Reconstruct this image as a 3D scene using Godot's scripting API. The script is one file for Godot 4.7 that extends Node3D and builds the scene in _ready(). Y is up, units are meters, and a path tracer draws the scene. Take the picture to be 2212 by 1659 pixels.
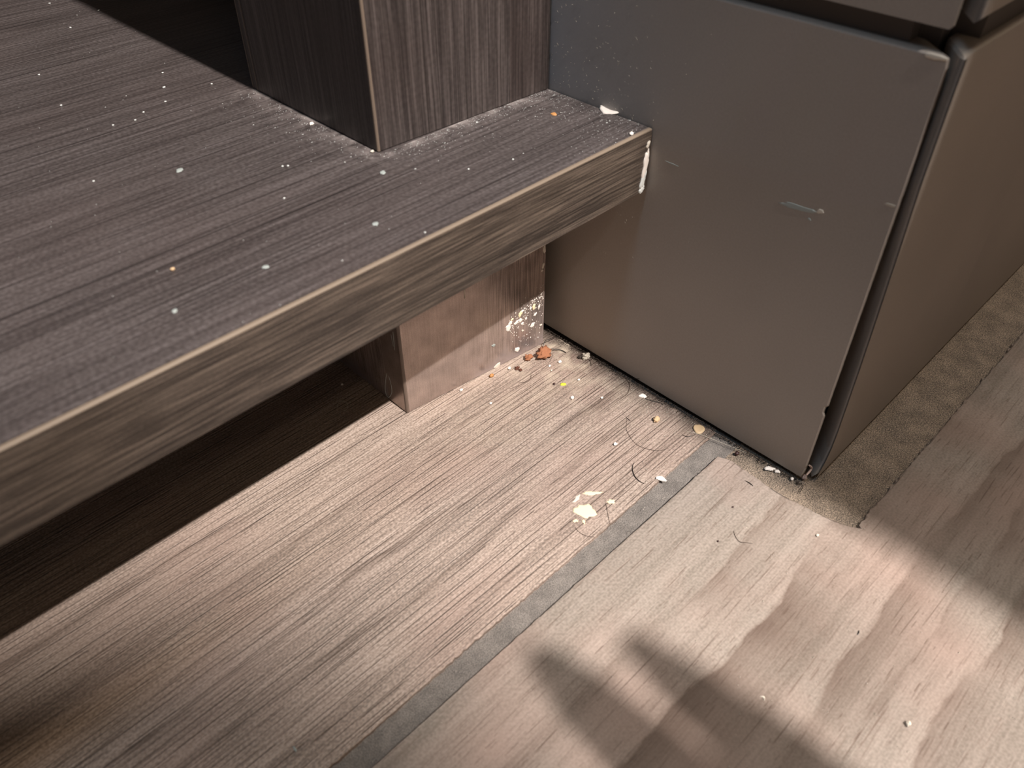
extends Node3D

# A close look at the foot of a dark wood shelving unit where it meets a pillar clad in taupe
# tiles, on a floor of wood-look planks. Units are metres, y is up, x runs along the front edge of the shelf,
# z comes out of the wall towards the viewer. Outside the frame lie the rest of the room and added helpers:
# more floor, walls, a ceiling with a downlight, added fill panels, and a stool, pendant and partition added for shade.

const TAU_: float = TAU
var M := {}
var rng := RandomNumberGenerator.new()
var names := {}


func _ready() -> void:
	rng.seed = 7
	camera()
	light_up()
	materials()
	floor_pieces()
	pillar()
	shelf_unit()
	room()
	stool()  # added stool and pendant, out of view, that shade the floor
	debris()
	dust()


# ---------------------------------------------------------------- camera, light

func camera() -> void:
	var c := Camera3D.new()
	c.name = "camera"
	c.position = Vector3(-0.20783, 0.21707, 0.14466)
	c.rotation_order = EULER_ORDER_YXZ
	c.rotation_degrees = Vector3(-41.7651, -44.7616, -0.1284)
	c.fov = 50.781
	c.near = 0.01
	c.far = 50.0
	var lens := CameraAttributesPhysical.new()
	lens.frustum_focal_length = 25.2825
	lens.frustum_focus_distance = 0.325
	lens.frustum_near = 0.01
	lens.frustum_far = 50.0
	lens.exposure_aperture = 15.0
	c.attributes = lens
	add_child(c, true)
	c.current = true


func light_up() -> void:
	var w := WorldEnvironment.new()
	w.name = "environment"
	var e := Environment.new()
	e.background_mode = Environment.BG_COLOR
	e.background_color = Color(0.02, 0.02, 0.022)
	e.tonemap_mode = Environment.TONE_MAPPER_LINEAR
	e.tonemap_exposure = 1.0
	e.sdfgi_enabled = true
	e.ssao_enabled = true
	e.ssil_enabled = true
	w.environment = e
	add_child(w, true)
	# the downlight over the aisle: it shines down and back, under the shelf and past the post
	downlight("ceiling_downlight", Vector3(-0.05, 2.385, 1.50), Vector3(-0.05, 0.0, 0.9), 17.6, Color(1.0, 0.975, 0.955), "round recessed downlight in the ceiling above the aisle, nearest the shelf")
	# a broad dim panel, added further left for cooler fill
	fill_panel_light("added_fill_panel", Vector3(-1.15, 2.392, 0.16), Vector2(0.8, 0.4), 1.2, Color(0.72, 0.87, 1.0), "added flat oblong ceiling fill panel glowing cool white, left of the downlight")
	fill_panel_light("added_fill_panel", Vector3(-0.95, 2.392, 1.95), Vector2(0.5, 0.3), 0.5, Color(1.0, 0.91, 0.78), "added smallest oblong ceiling fill panel, behind the viewer on the left")  # added to lift the dark floor under the shelf
	# a warmer one, added to lift the shaded floor and wall at right
	fill_panel_light("added_fill_panel", Vector3(0.62, 2.392, 0.38), Vector2(0.5, 0.4), 2.1, Color(1.0, 0.925, 0.83), "added smaller oblong ceiling fill panel glowing warm white, right of the downlight")


func downlight(called: String, at: Vector3, towards: Vector3, energy: float, color: Color, label: String) -> void:
	var t := thing(called, label, "ceiling light", at)
	var ring := SurfaceTool.new()
	ring.begin(Mesh.PRIMITIVE_TRIANGLES)
	lathe(ring, [Vector2(0.050, 0.0), Vector2(0.056, -0.006), Vector2(0.068, -0.008), Vector2(0.074, -0.002), Vector2(0.074, 0.014), Vector2(0.050, 0.014)], 40)
	put("trim_ring", ring.commit(), plain(Color(0.85, 0.85, 0.84), 0.4), t)
	var disc := SurfaceTool.new()
	disc.begin(Mesh.PRIMITIVE_TRIANGLES)
	lathe(disc, [Vector2(0.0, 0.002), Vector2(0.048, 0.002), Vector2(0.048, 0.012), Vector2(0.0, 0.012)], 32)
	var glow := plain(Color(0.9, 0.88, 0.84), 0.5)
	glow.emission_enabled = true
	glow.emission = color
	glow.emission_energy_multiplier = 1.0
	put("lamp_lens", disc.commit(), glow, t)
	var s := SpotLight3D.new()
	s.name = "downlight_beam"
	s.position = at + Vector3(0, -0.012, 0)
	s.light_energy = energy
	s.light_color = color
	s.light_size = 0.018
	s.spot_range = 8.0
	s.spot_attenuation = 2.0
	s.spot_angle = 58.0
	s.spot_angle_attenuation = 0.6
	s.shadow_enabled = true
	s.look_at_from_position(s.position, towards, Vector3.UP)
	add_child(s, true)


func fill_panel_light(called: String, at: Vector3, size: Vector2, energy: float, color: Color, label: String) -> void:  # an unseen ceiling panel added for fill
	var t := thing(called, label, "ceiling light", at)
	var fr := SurfaceTool.new()
	fr.begin(Mesh.PRIMITIVE_TRIANGLES)
	var a := size.x * 0.5
	var b := size.y * 0.5
	for k in 4:
		var lo: Vector3 = [Vector3(-a - 0.02, -0.006, -b - 0.02), Vector3(-a - 0.02, -0.006, b), Vector3(-a - 0.02, -0.006, -b), Vector3(a, -0.006, -b)][k]
		var hi: Vector3 = [Vector3(a + 0.02, 0.008, -b), Vector3(a + 0.02, 0.008, b + 0.02), Vector3(-a, 0.008, b), Vector3(a + 0.02, 0.008, b)][k]
		box(fr, lo, hi, 0.001)
	put("frame", fr.commit(), plain(Color(0.85, 0.85, 0.84), 0.4), t)
	var st := SurfaceTool.new()
	st.begin(Mesh.PRIMITIVE_TRIANGLES)
	box(st, Vector3(-a, 0.0, -b), Vector3(a, 0.006, b), 0.0005)
	var glow := plain(Color(0.9, 0.9, 0.9), 0.6)
	glow.emission_enabled = true
	glow.emission = color
	glow.emission_energy_multiplier = 0.6
	put("diffuser", st.commit(), glow, t)
	var l := AreaLight3D.new()
	l.name = "panel_glow"
	l.area_size = size
	l.light_energy = energy
	l.light_color = color
	l.area_range = 8.0
	l.area_attenuation = 2.0
	l.shadow_enabled = true
	l.position = at + Vector3(0, -0.01, 0)
	l.rotation_degrees = Vector3(-90, 0, 0)
	add_child(l, true)


# ---------------------------------------------------------------- nodes

func numbered(called: String) -> String:
	if not names.has(called):
		names[called] = 0
		return called
	names[called] += 1
	return "%s_%03d" % [called, names[called]]


func tag(o: Node, label: String, category := "", group := "", kind := "") -> void:
	if label:
		o.set_meta("label", label)
	if category:
		o.set_meta("category", category)
	if group:
		o.set_meta("group", group)
	if kind:
		o.set_meta("kind", kind)


func thing(called: String, label: String, category: String, at := Vector3.ZERO, group := "", kind := "") -> Node3D:
	var o := Node3D.new()
	o.name = numbered(called)
	o.position = at
	add_child(o, true)
	tag(o, label, category, group, kind)
	return o


func put(called: String, mesh: Mesh, mat: Material, parent: Node = self) -> MeshInstance3D:
	var o := MeshInstance3D.new()
	var told := numbered(called) if parent == self else called
	var k := 0
	while parent != self and parent.has_node(told):
		k += 1
		told = "%s_%03d" % [called, k]
	o.name = told
	o.mesh = mesh
	o.material_override = mat
	o.cast_shadow = GeometryInstance3D.SHADOW_CASTING_SETTING_ON
	parent.add_child(o, true)
	return o


func begin() -> SurfaceTool:
	var st := SurfaceTool.new()
	st.begin(Mesh.PRIMITIVE_TRIANGLES)
	return st


# ---------------------------------------------------------------- shapes

func tri(st: SurfaceTool, p: Array, n: Array, u: Array) -> void:
	var up: Vector3 = n[0] + n[1] + n[2]
	var order := [0, 1, 2]
	if (p[1] - p[0]).cross(p[2] - p[0]).dot(up) > 0.0:
		order = [0, 2, 1]
	for k in order:
		st.set_normal(n[k])
		st.set_uv(u[k])
		st.add_vertex(p[k])


func quad(st: SurfaceTool, p: Array, n: Array, u: Array) -> void:
	tri(st, [p[0], p[1], p[2]], [n[0], n[1], n[2]], [u[0], u[1], u[2]])
	tri(st, [p[0], p[2], p[3]], [n[0], n[2], n[3]], [u[0], u[2], u[3]])


# A box with rounded edges (one bevel strip whose normals run from face to face). UVs are in metres:
# (x, z) on top, (x, y) on the front, (z, y) on the sides; "upright" swaps them for vertical grain.
func box(st: SurfaceTool, lo: Vector3, hi: Vector3, b: float, upright := false) -> void:
	var mid := (lo + hi) * 0.5
	var half := (hi - lo) * 0.5
	var corner := func(sx: float, sy: float, sz: float, axis: int) -> Vector3:
		var q := Vector3(sx * (half.x - b), sy * (half.y - b), sz * (half.z - b))
		q[axis] += (b if [sx, sy, sz][axis] > 0.0 else -b)
		return mid + q
	var tex := func(p: Vector3, axis: int) -> Vector2:
		var q: Vector2 = Vector2(p.z, -p.y) if axis == 0 else Vector2(p.x, p.z) if axis == 1 else Vector2(p.x, -p.y)
		return Vector2(-q.y, q.x) if upright and axis != 1 else q
	for axis in 3:
		var a1 := (axis + 1) % 3
		var a2 := (axis + 2) % 3
		for s in [-1.0, 1.0]:
			var n := Vector3.ZERO
			n[axis] = s
			var ps := []
			for c in [[-1.0, -1.0], [1.0, -1.0], [1.0, 1.0], [-1.0, 1.0]]:
				var sg := [0.0, 0.0, 0.0]
				sg[axis] = s
				sg[a1] = c[0]
				sg[a2] = c[1]
				ps.append(corner.call(sg[0], sg[1], sg[2], axis))
			quad(st, ps, [n, n, n, n], ps.map(func(p): return tex.call(p, axis)))
	if b <= 0.0:
		return
	for axis in 3:   # edges along this axis
		var a1 := (axis + 1) % 3
		var a2 := (axis + 2) % 3
		for s1 in [-1.0, 1.0]:
			for s2 in [-1.0, 1.0]:
				var n1 := Vector3.ZERO
				var n2 := Vector3.ZERO
				n1[a1] = s1
				n2[a2] = s2
				var ps := []
				for e in [[-1.0, a1], [1.0, a1], [1.0, a2], [-1.0, a2]]:
					var sg := [0.0, 0.0, 0.0]
					sg[axis] = e[0]
					sg[a1] = s1
					sg[a2] = s2
					ps.append(corner.call(sg[0], sg[1], sg[2], e[1]))
				quad(st, ps, [n1, n1, n2, n2], ps.map(func(p): return tex.call(p, a1)))
	for sx in [-1.0, 1.0]:
		for sy in [-1.0, 1.0]:
			for sz in [-1.0, 1.0]:
				var ps := [corner.call(sx, sy, sz, 0), corner.call(sx, sy, sz, 1), corner.call(sx, sy, sz, 2)]
				tri(st, ps, [Vector3(sx, 0, 0), Vector3(0, sy, 0), Vector3(0, 0, sz)], ps.map(func(p): return tex.call(p, 1)))


# An upright prism on an outline in (x, z), its top edge rounded by bev. Top UVs run over the rectangle "top";
# side UVs are metres along the outline and down from the top, divided by "side".
func prism(st: SurfaceTool, outline: PackedVector2Array, y0: float, y1: float, bev: float, top := Rect2(0, 0, 1, 1), side := Vector2.ONE, upright := false, undercut: Variant = null) -> void:
	var area := 0.0
	var n := outline.size()
	for i in n:
		area += outline[i].cross(outline[(i + 1) % n])
	var out := outline.duplicate()
	if area < 0.0:
		out.reverse()
	var normals := PackedVector2Array()
	for i in n:
		var d := (out[(i + 1) % n] - out[i]).normalized()
		normals.append(Vector2(d.y, -d.x))
	var inner := PackedVector2Array()
	for i in n:
		var na := normals[(i + n - 1) % n]
		var nb := normals[i]
		inner.append(out[i] - (na + nb) / maxf(1.0 + na.dot(nb), 0.4) * bev)
	var top_uv := func(p: Vector2) -> Vector2:
		return (p - top.position) / top.size
	var run := 0.0
	for i in n:
		var j := (i + 1) % n
		var step := out[i].distance_to(out[j])
		var nn := Vector3(normals[i].x, 0, normals[i].y)
		var a := Vector3(out[i].x, y0, out[i].y)
		var b := Vector3(out[j].x, y0, out[j].y)
		if undercut != null:
			a += undercut.call(out[i])
			b += undercut.call(out[j])
			var slant := (b - a).cross(Vector3(out[i].x, y1, out[i].y) - a).normalized()
			nn = slant if slant.dot(nn) > 0.0 else -slant
		var c := Vector3(out[j].x, y1 - bev, out[j].y)
		var d := Vector3(out[i].x, y1 - bev, out[i].y)
		var us := [Vector2(run, y1 - y0) / side, Vector2(run + step, y1 - y0) / side, Vector2(run + step, 0) / side, Vector2(run, 0) / side]
		if upright:
			us = us.map(func(q): return Vector2(-q.y, q.x))
		quad(st, [a, b, c, d], [nn, nn, nn, nn], us)
		if bev > 0.0:
			var e := Vector3(inner[j].x, y1, inner[j].y)
			var g := Vector3(inner[i].x, y1, inner[i].y)
			quad(st, [d, c, e, g], [nn, nn, Vector3.UP, Vector3.UP], [top_uv.call(out[i]), top_uv.call(out[j]), top_uv.call(inner[j]), top_uv.call(inner[i])])
		run += step
	var t := Geometry2D.triangulate_polygon(inner)
	if t.is_empty():
		t = Geometry2D.triangulate_polygon(out)
		inner = out
	for k in range(0, t.size(), 3):
		for level in 2:
			var ps := []
			var ns := []
			var uv := []
			for m in 3:
				var q: Vector2 = inner[t[k + m]]
				ps.append(Vector3(q.x, y1 if level == 0 else y0, q.y) + (undercut.call(q) if level == 1 and undercut != null else Vector3.ZERO))
				ns.append(Vector3.UP if level == 0 else Vector3.DOWN)
				uv.append(top_uv.call(q))
			tri(st, ps, ns, uv)


# Rounds the corners of an outline with three points each.
func rounded(p: PackedVector2Array, r: float) -> PackedVector2Array:
	var o := PackedVector2Array()
	var n := p.size()
	for i in n:
		var a := (p[(i + n - 1) % n] - p[i]).normalized() * r
		var b := (p[(i + 1) % n] - p[i]).normalized() * r
		o.append(p[i] + a)
		o.append(p[i] + (a + b) * 0.29)
		o.append(p[i] + b)
	return o


# Points from a to b with a worn, chipped edge: fine waver and now and then a bite out of it.
func chipped(a: Vector2, b: Vector2, step: float, waver: float, bite: float, every: float) -> PackedVector2Array:
	var o := PackedVector2Array()
	var count := maxi(2, int(a.distance_to(b) / step))
	var across := (b - a).normalized().orthogonal()
	for i in count:
		var t := float(i) / count
		var off := rng.randf_range(-waver, waver)
		if i > 0 and rng.randf() < every:
			off += rng.randf_range(0.3, 1.0) * bite
		o.append(a.lerp(b, t) + across * (off if i > 0 else 0.0))
	return o


func lathe(st: SurfaceTool, profile: Array, sides: int) -> void:
	for k in sides:
		var t0 := TAU * k / sides
		var t1 := TAU * (k + 1) / sides
		for i in profile.size() - 1:
			var a: Vector2 = profile[i]
			var b: Vector2 = profile[i + 1]
			var d := (b - a).normalized()
			var nr := Vector2(d.y, -d.x)
			var ps := []
			var ns := []
			var uv := []
			for e in [[a, t0], [b, t0], [b, t1], [a, t1]]:
				ps.append(Vector3(cos(e[1]) * e[0].x, e[0].y, sin(e[1]) * e[0].x))
				ns.append(Vector3(cos(e[1]) * nr.x, nr.y, sin(e[1]) * nr.x))
				uv.append(Vector2(e[1] / TAU, e[0].y))
			quad(st, ps, ns, uv)


# A tube through points (a smooth curve), thinner at its ends.
func tube(st: SurfaceTool, pts: Array, r: float, sides := 6, taper := 0.5) -> void:
	var path := []
	for i in pts.size() - 1:
		var p0: Vector3 = pts[maxi(i - 1, 0)]
		var p1: Vector3 = pts[i]
		var p2: Vector3 = pts[i + 1]
		var p3: Vector3 = pts[mini(i + 2, pts.size() - 1)]
		for k in 6:
			path.append(p1.cubic_interpolate(p2, p0, p3, k / 6.0))
	path.append(pts[-1])
	var rings := []
	var count := path.size()
	for i in count:
		var d: Vector3 = (path[mini(i + 1, count - 1)] - path[maxi(i - 1, 0)]).normalized()
		var u := d.cross(Vector3(0.31, 0.9, 0.2)).normalized()
		var v := d.cross(u)
		var t := float(i) / (count - 1)
		var rr := r * lerpf(taper, 1.0, sin(PI * t) ** 0.6 if t > 0.0 and t < 1.0 else 0.0)
		var ring := []
		for k in sides:
			var a := TAU * k / sides
			ring.append([path[i] + (u * cos(a) + v * sin(a)) * rr, u * cos(a) + v * sin(a)])
		rings.append(ring)
	for i in count - 1:
		for k in sides:
			var k2 := (k + 1) % sides
			var q := [rings[i][k], rings[i][k2], rings[i + 1][k2], rings[i + 1][k]]
			quad(st, q.map(func(e): return e[0]), q.map(func(e): return e[1]), [Vector2.ZERO, Vector2.RIGHT, Vector2.ONE, Vector2.DOWN])
	for end in [0, count - 1]:
		var nn: Vector3 = (path[end] - path[1 if end == 0 else count - 2]).normalized()
		for k in range(1, sides - 1):
			tri(st, [rings[end][0][0], rings[end][k][0], rings[end][k + 1][0]], [nn, nn, nn], [Vector2.ZERO, Vector2.ZERO, Vector2.ZERO])


# A rough lump: a sphere pushed in and out by noise.
func lump(radius: Vector3, shape_seed: int, rough := 0.35, rows := 12) -> ArrayMesh:
	var noise := FastNoiseLite.new()
	noise.seed = shape_seed
	noise.noise_type = FastNoiseLite.TYPE_SIMPLEX
	noise.frequency = 0.9
	var st := begin()
	var cols := rows * 2
	var at := func(i: int, j: int) -> Vector3:
		var th := PI * i / rows
		var ph := TAU * (j % cols) / cols
		var d := Vector3(sin(th) * cos(ph), cos(th), sin(th) * sin(ph))
		var k := 1.0 + rough * noise.get_noise_3dv(d * 1.6) + rough * 0.6 * noise.get_noise_3dv(d * 4.0 + Vector3.ONE * 7.0) + maxf(0.0, rough - 0.3) * 0.2 * noise.get_noise_3dv(d * 9.0)
		return d * k * radius
	st.set_smooth_group(0)
	for i in rows:
		for j in cols:
			var a: Vector3 = at.call(i, j)
			var b: Vector3 = at.call(i, j + 1)
			var c: Vector3 = at.call(i + 1, j + 1)
			var d: Vector3 = at.call(i + 1, j)
			for p in ([a, c, d] if i == rows - 1 else [a, b, c] if i == 0 else [a, b, c, a, c, d]) if i > 0 else [a, c, d]:
				st.set_uv(Vector2(p.x, p.z))
				st.add_vertex(p)
	st.generate_normals()
	return st.commit()


# A flat irregular flake lying in the xz plane, long in x, its ends curling up by "curl".
func flake(length: float, width: float, thick: float, curl: float, shape_seed: int, ragged := 0.25, bend := 0.0) -> ArrayMesh:
	var r := RandomNumberGenerator.new()
	r.seed = shape_seed
	var st := begin()
	var n := 34
	var rim := []
	var waves := []
	for m in [2, 3, 4, 5, 7, 9, 12]:
		waves.append([m, r.randf_range(0.0, TAU), r.randf_range(0.5, 1.0) / pow(m, 0.6)])
	for i in n:
		var a := TAU * i / n
		var k := 1.0 + r.randf_range(-ragged, ragged) * 0.22
		for q in waves:
			k += ragged * 0.8 * q[2] * sin(q[0] * a + q[1])
		k = maxf(k, 0.3)
		rim.append(Vector2(cos(a) * length * 0.5 * k, sin(a) * width * 0.5 * k))
	var lift := func(q: Vector2, s: float, y: float) -> Vector3:
		var p := q * s
		var t := p.x / (length * 0.5)
		return Vector3(p.x, y + curl * t * t, p.y + bend * t * t)
	for i in n:
		var a: Vector2 = rim[i]
		var b: Vector2 = rim[(i + 1) % n]
		for ring in [[0.0, 0.5], [0.5, 0.86], [0.86, 1.0]]:
			var ya: float = thick * (1.0 if ring[0] < 0.8 else 0.9)
			var yb: float = thick * (1.0 if ring[1] < 0.8 else 0.9 if ring[1] < 0.9 else 0.35)
			for p in [[a, ring[1], yb], [b, ring[0], ya], [b, ring[1], yb], [a, ring[1], yb], [a, ring[0], ya], [b, ring[0], ya]]:
				st.set_uv(p[0] * p[1])
				st.add_vertex(lift.call(p[0], p[1], p[2]))
		for p in [[a, 1.0, 0.0], [b, 1.0, thick * 0.35], [b, 1.0, 0.0], [a, 1.0, 0.0], [a, 1.0, thick * 0.35], [b, 1.0, thick * 0.35]]:
			st.add_vertex(lift.call(p[0], p[1], p[2]))
		for p in [[a, 0.0, 0.0], [b, 1.0, 0.0], [a, 1.0, 0.0]]:
			st.add_vertex(lift.call(p[0], p[1], p[2]))
	st.generate_normals()
	return st.commit()


# A field of heights over a rectangle in xz, smooth.
func field(lo: Vector2, hi: Vector2, nx: int, nz: int, height: Callable) -> ArrayMesh:
	var st := begin()
	for i in nx + 1:
		for k in nz + 1:
			var p := Vector2(lerpf(lo.x, hi.x, float(i) / nx), lerpf(lo.y, hi.y, float(k) / nz))
			st.set_uv(p)
			st.add_vertex(Vector3(p.x, height.call(p), p.y))
	for i in nx:
		for k in nz:
			var a := i * (nz + 1) + k
			for q in [a, a + nz + 1, a + nz + 2, a, a + nz + 2, a + 1]:
				st.add_index(q)
	st.generate_normals()
	return st.commit()


# ---------------------------------------------------------------- textures and materials

func plain(c: Color, rough: float, metal := 0.0) -> StandardMaterial3D:
	var m := StandardMaterial3D.new()
	m.albedo_color = c
	m.roughness = rough
	m.metallic = metal
	return m


# Noise stretched along x, as bytes.
func streaks(w: int, h: int, s: int, stretch: int, freq: float, octaves := 3) -> PackedByteArray:
	var n := FastNoiseLite.new()
	n.seed = s
	n.noise_type = FastNoiseLite.TYPE_SIMPLEX
	n.frequency = freq
	n.fractal_octaves = octaves
	var im := n.get_image(maxi(4, w / stretch), h, false, false, true)
	im.convert(Image.FORMAT_L8)
	im.resize(w, h, Image.INTERPOLATE_CUBIC)
	return im.get_data()


func blotch(w: int, h: int, s: int, down: int, freq: float, octaves := 4) -> PackedByteArray:
	var n := FastNoiseLite.new()
	n.seed = s
	n.noise_type = FastNoiseLite.TYPE_SIMPLEX
	n.frequency = freq
	n.fractal_octaves = octaves
	var im := n.get_image(maxi(4, w / down), maxi(4, h / down), false, false, true)
	im.convert(Image.FORMAT_L8)
	if down > 1:
		im.resize(w, h, Image.INTERPOLATE_CUBIC)
	return im.get_data()


func tex_of(w: int, h: int, bytes: PackedByteArray, format: int) -> ImageTexture:
	var im := Image.create_from_data(w, h, false, format, bytes)
	return ImageTexture.create_from_image(im)


# Draws pores (short dark dashes along x) into a float map: value added at each pixel of the dash.
func pores(map: PackedFloat32Array, w: int, h: int, r: RandomNumberGenerator, count: int, len_lo: int, len_hi: int, depth_lo: float, depth_hi: float, drift: float, z_lo := 0.0, z_hi := 1.0) -> void:
	for k in count:
		var y := r.randf_range(z_lo, z_hi) * h
		var x0 := r.randi_range(-len_hi / 2, w)
		var ln := int(lerpf(len_lo, len_hi, r.randf() ** 2.0))
		var d := r.randf_range(depth_lo, depth_hi)
		var sl := r.randf_range(-drift, drift)
		for i in ln:
			var x := x0 + i
			if x < 0 or x >= w:
				continue
			var t := float(i) / ln
			var f := d * minf(1.0, 5.0 * minf(t, 1.0 - t))
			var yy := y + sl * i
			var yi := int(yy)
			var fr := yy - yi
			if yi >= 0 and yi < h:
				map[yi * w + x] += f * (1.0 - fr)
			if yi + 1 >= 0 and yi + 1 < h:
				map[(yi + 1) * w + x] += f * fr


# Colour and relief of a wood-look surface. ramp: dark, middle, light (sRGB); mixes of broad, middling and fine streaks.
func wood(w: int, h: int, s: int, ramp: Array, weights: Array, map: PackedFloat32Array, pore: Color, speckle: float, tint: Color, tint_share: float, fb := 0.05, fc := 0.22, stretch := 40) -> Array:
	var a := streaks(w, h, s, 24, 0.012, 3)
	var b := streaks(w, h, s + 1, stretch, fb, 3)
	var c := streaks(w, h, s + 2, int(stretch * 0.7), fc, 2)
	var e := blotch(w, h, s + 3, 8, 0.02, 3)
	var grain := blotch(w, h, s + 4, 2, 0.35, 1)
	var rgb := PackedByteArray()
	rgb.resize(w * h * 3)
	var relief := PackedByteArray()
	relief.resize(w * h)
	var w0: float = weights[0] / 255.0
	var w1: float = weights[1] / 255.0
	var w2: float = weights[2] / 255.0
	var off: float = 0.5 - 0.5 * (weights[0] + weights[1] + weights[2])
	var lo: Color = ramp[0]
	var me: Color = ramp[1]
	var hi: Color = ramp[2]
	for i in w * h:
		var g := (grain[i] - 127.0) / 255.0
		var t := clampf(off + a[i] * w0 + b[i] * w1 + c[i] * w2 + g * speckle, 0.0, 1.0)
		var col := lo.lerp(me, t * 2.0) if t < 0.5 else me.lerp(hi, t * 2.0 - 1.0)
		var k := (e[i] / 255.0 - 0.35) * tint_share
		if k > 0.0:
			col = col.lerp(tint, k)
		var p := map[i]
		if p > 0.0:
			col = col.lerp(pore, minf(p, 0.92))
		rgb[i * 3] = clampi(int(col.r * 255.0), 0, 255)
		rgb[i * 3 + 1] = clampi(int(col.g * 255.0), 0, 255)
		rgb[i * 3 + 2] = clampi(int(col.b * 255.0), 0, 255)
		relief[i] = clampi(int(150.0 + (c[i] - 127) * 0.35 + g * 40.0 - minf(p, 1.0) * 130.0), 0, 255)
	return [rgb, relief]


# Lays a pale stain (dust, dried water, a painted sheen) into colour bytes: how thick it is at each pixel comes from "share".
func stain(rgb: PackedByteArray, w: int, h: int, x0: int, y0: int, x1: int, y1: int, c: Color, share: Callable) -> void:
	for y in range(maxi(0, y0), mini(h, y1)):
		for x in range(maxi(0, x0), mini(w, x1)):
			var k: float = share.call(x, y)
			if k <= 0.0:
				continue
			k = minf(k, 1.0)
			var i := (y * w + x) * 3
			rgb[i] = int(lerpf(rgb[i], c.r * 255.0, k))
			rgb[i + 1] = int(lerpf(rgb[i + 1], c.g * 255.0, k))
			rgb[i + 2] = int(lerpf(rgb[i + 2], c.b * 255.0, k))


func surface(rgb: PackedByteArray, relief: PackedByteArray, w: int, h: int, rough: float, relief_cm: float) -> StandardMaterial3D:
	var m := StandardMaterial3D.new()
	m.albedo_texture = tex_of(w, h, rgb, Image.FORMAT_RGB8)
	m.roughness = rough
	if relief_cm > 0.0:
		m.heightmap_enabled = true
		m.heightmap_scale = relief_cm
		m.heightmap_texture = tex_of(w, h, relief, Image.FORMAT_L8)
	return m


func zero_map(n: int) -> PackedFloat32Array:
	var z := PackedFloat32Array()
	z.resize(n)
	return z


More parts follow.
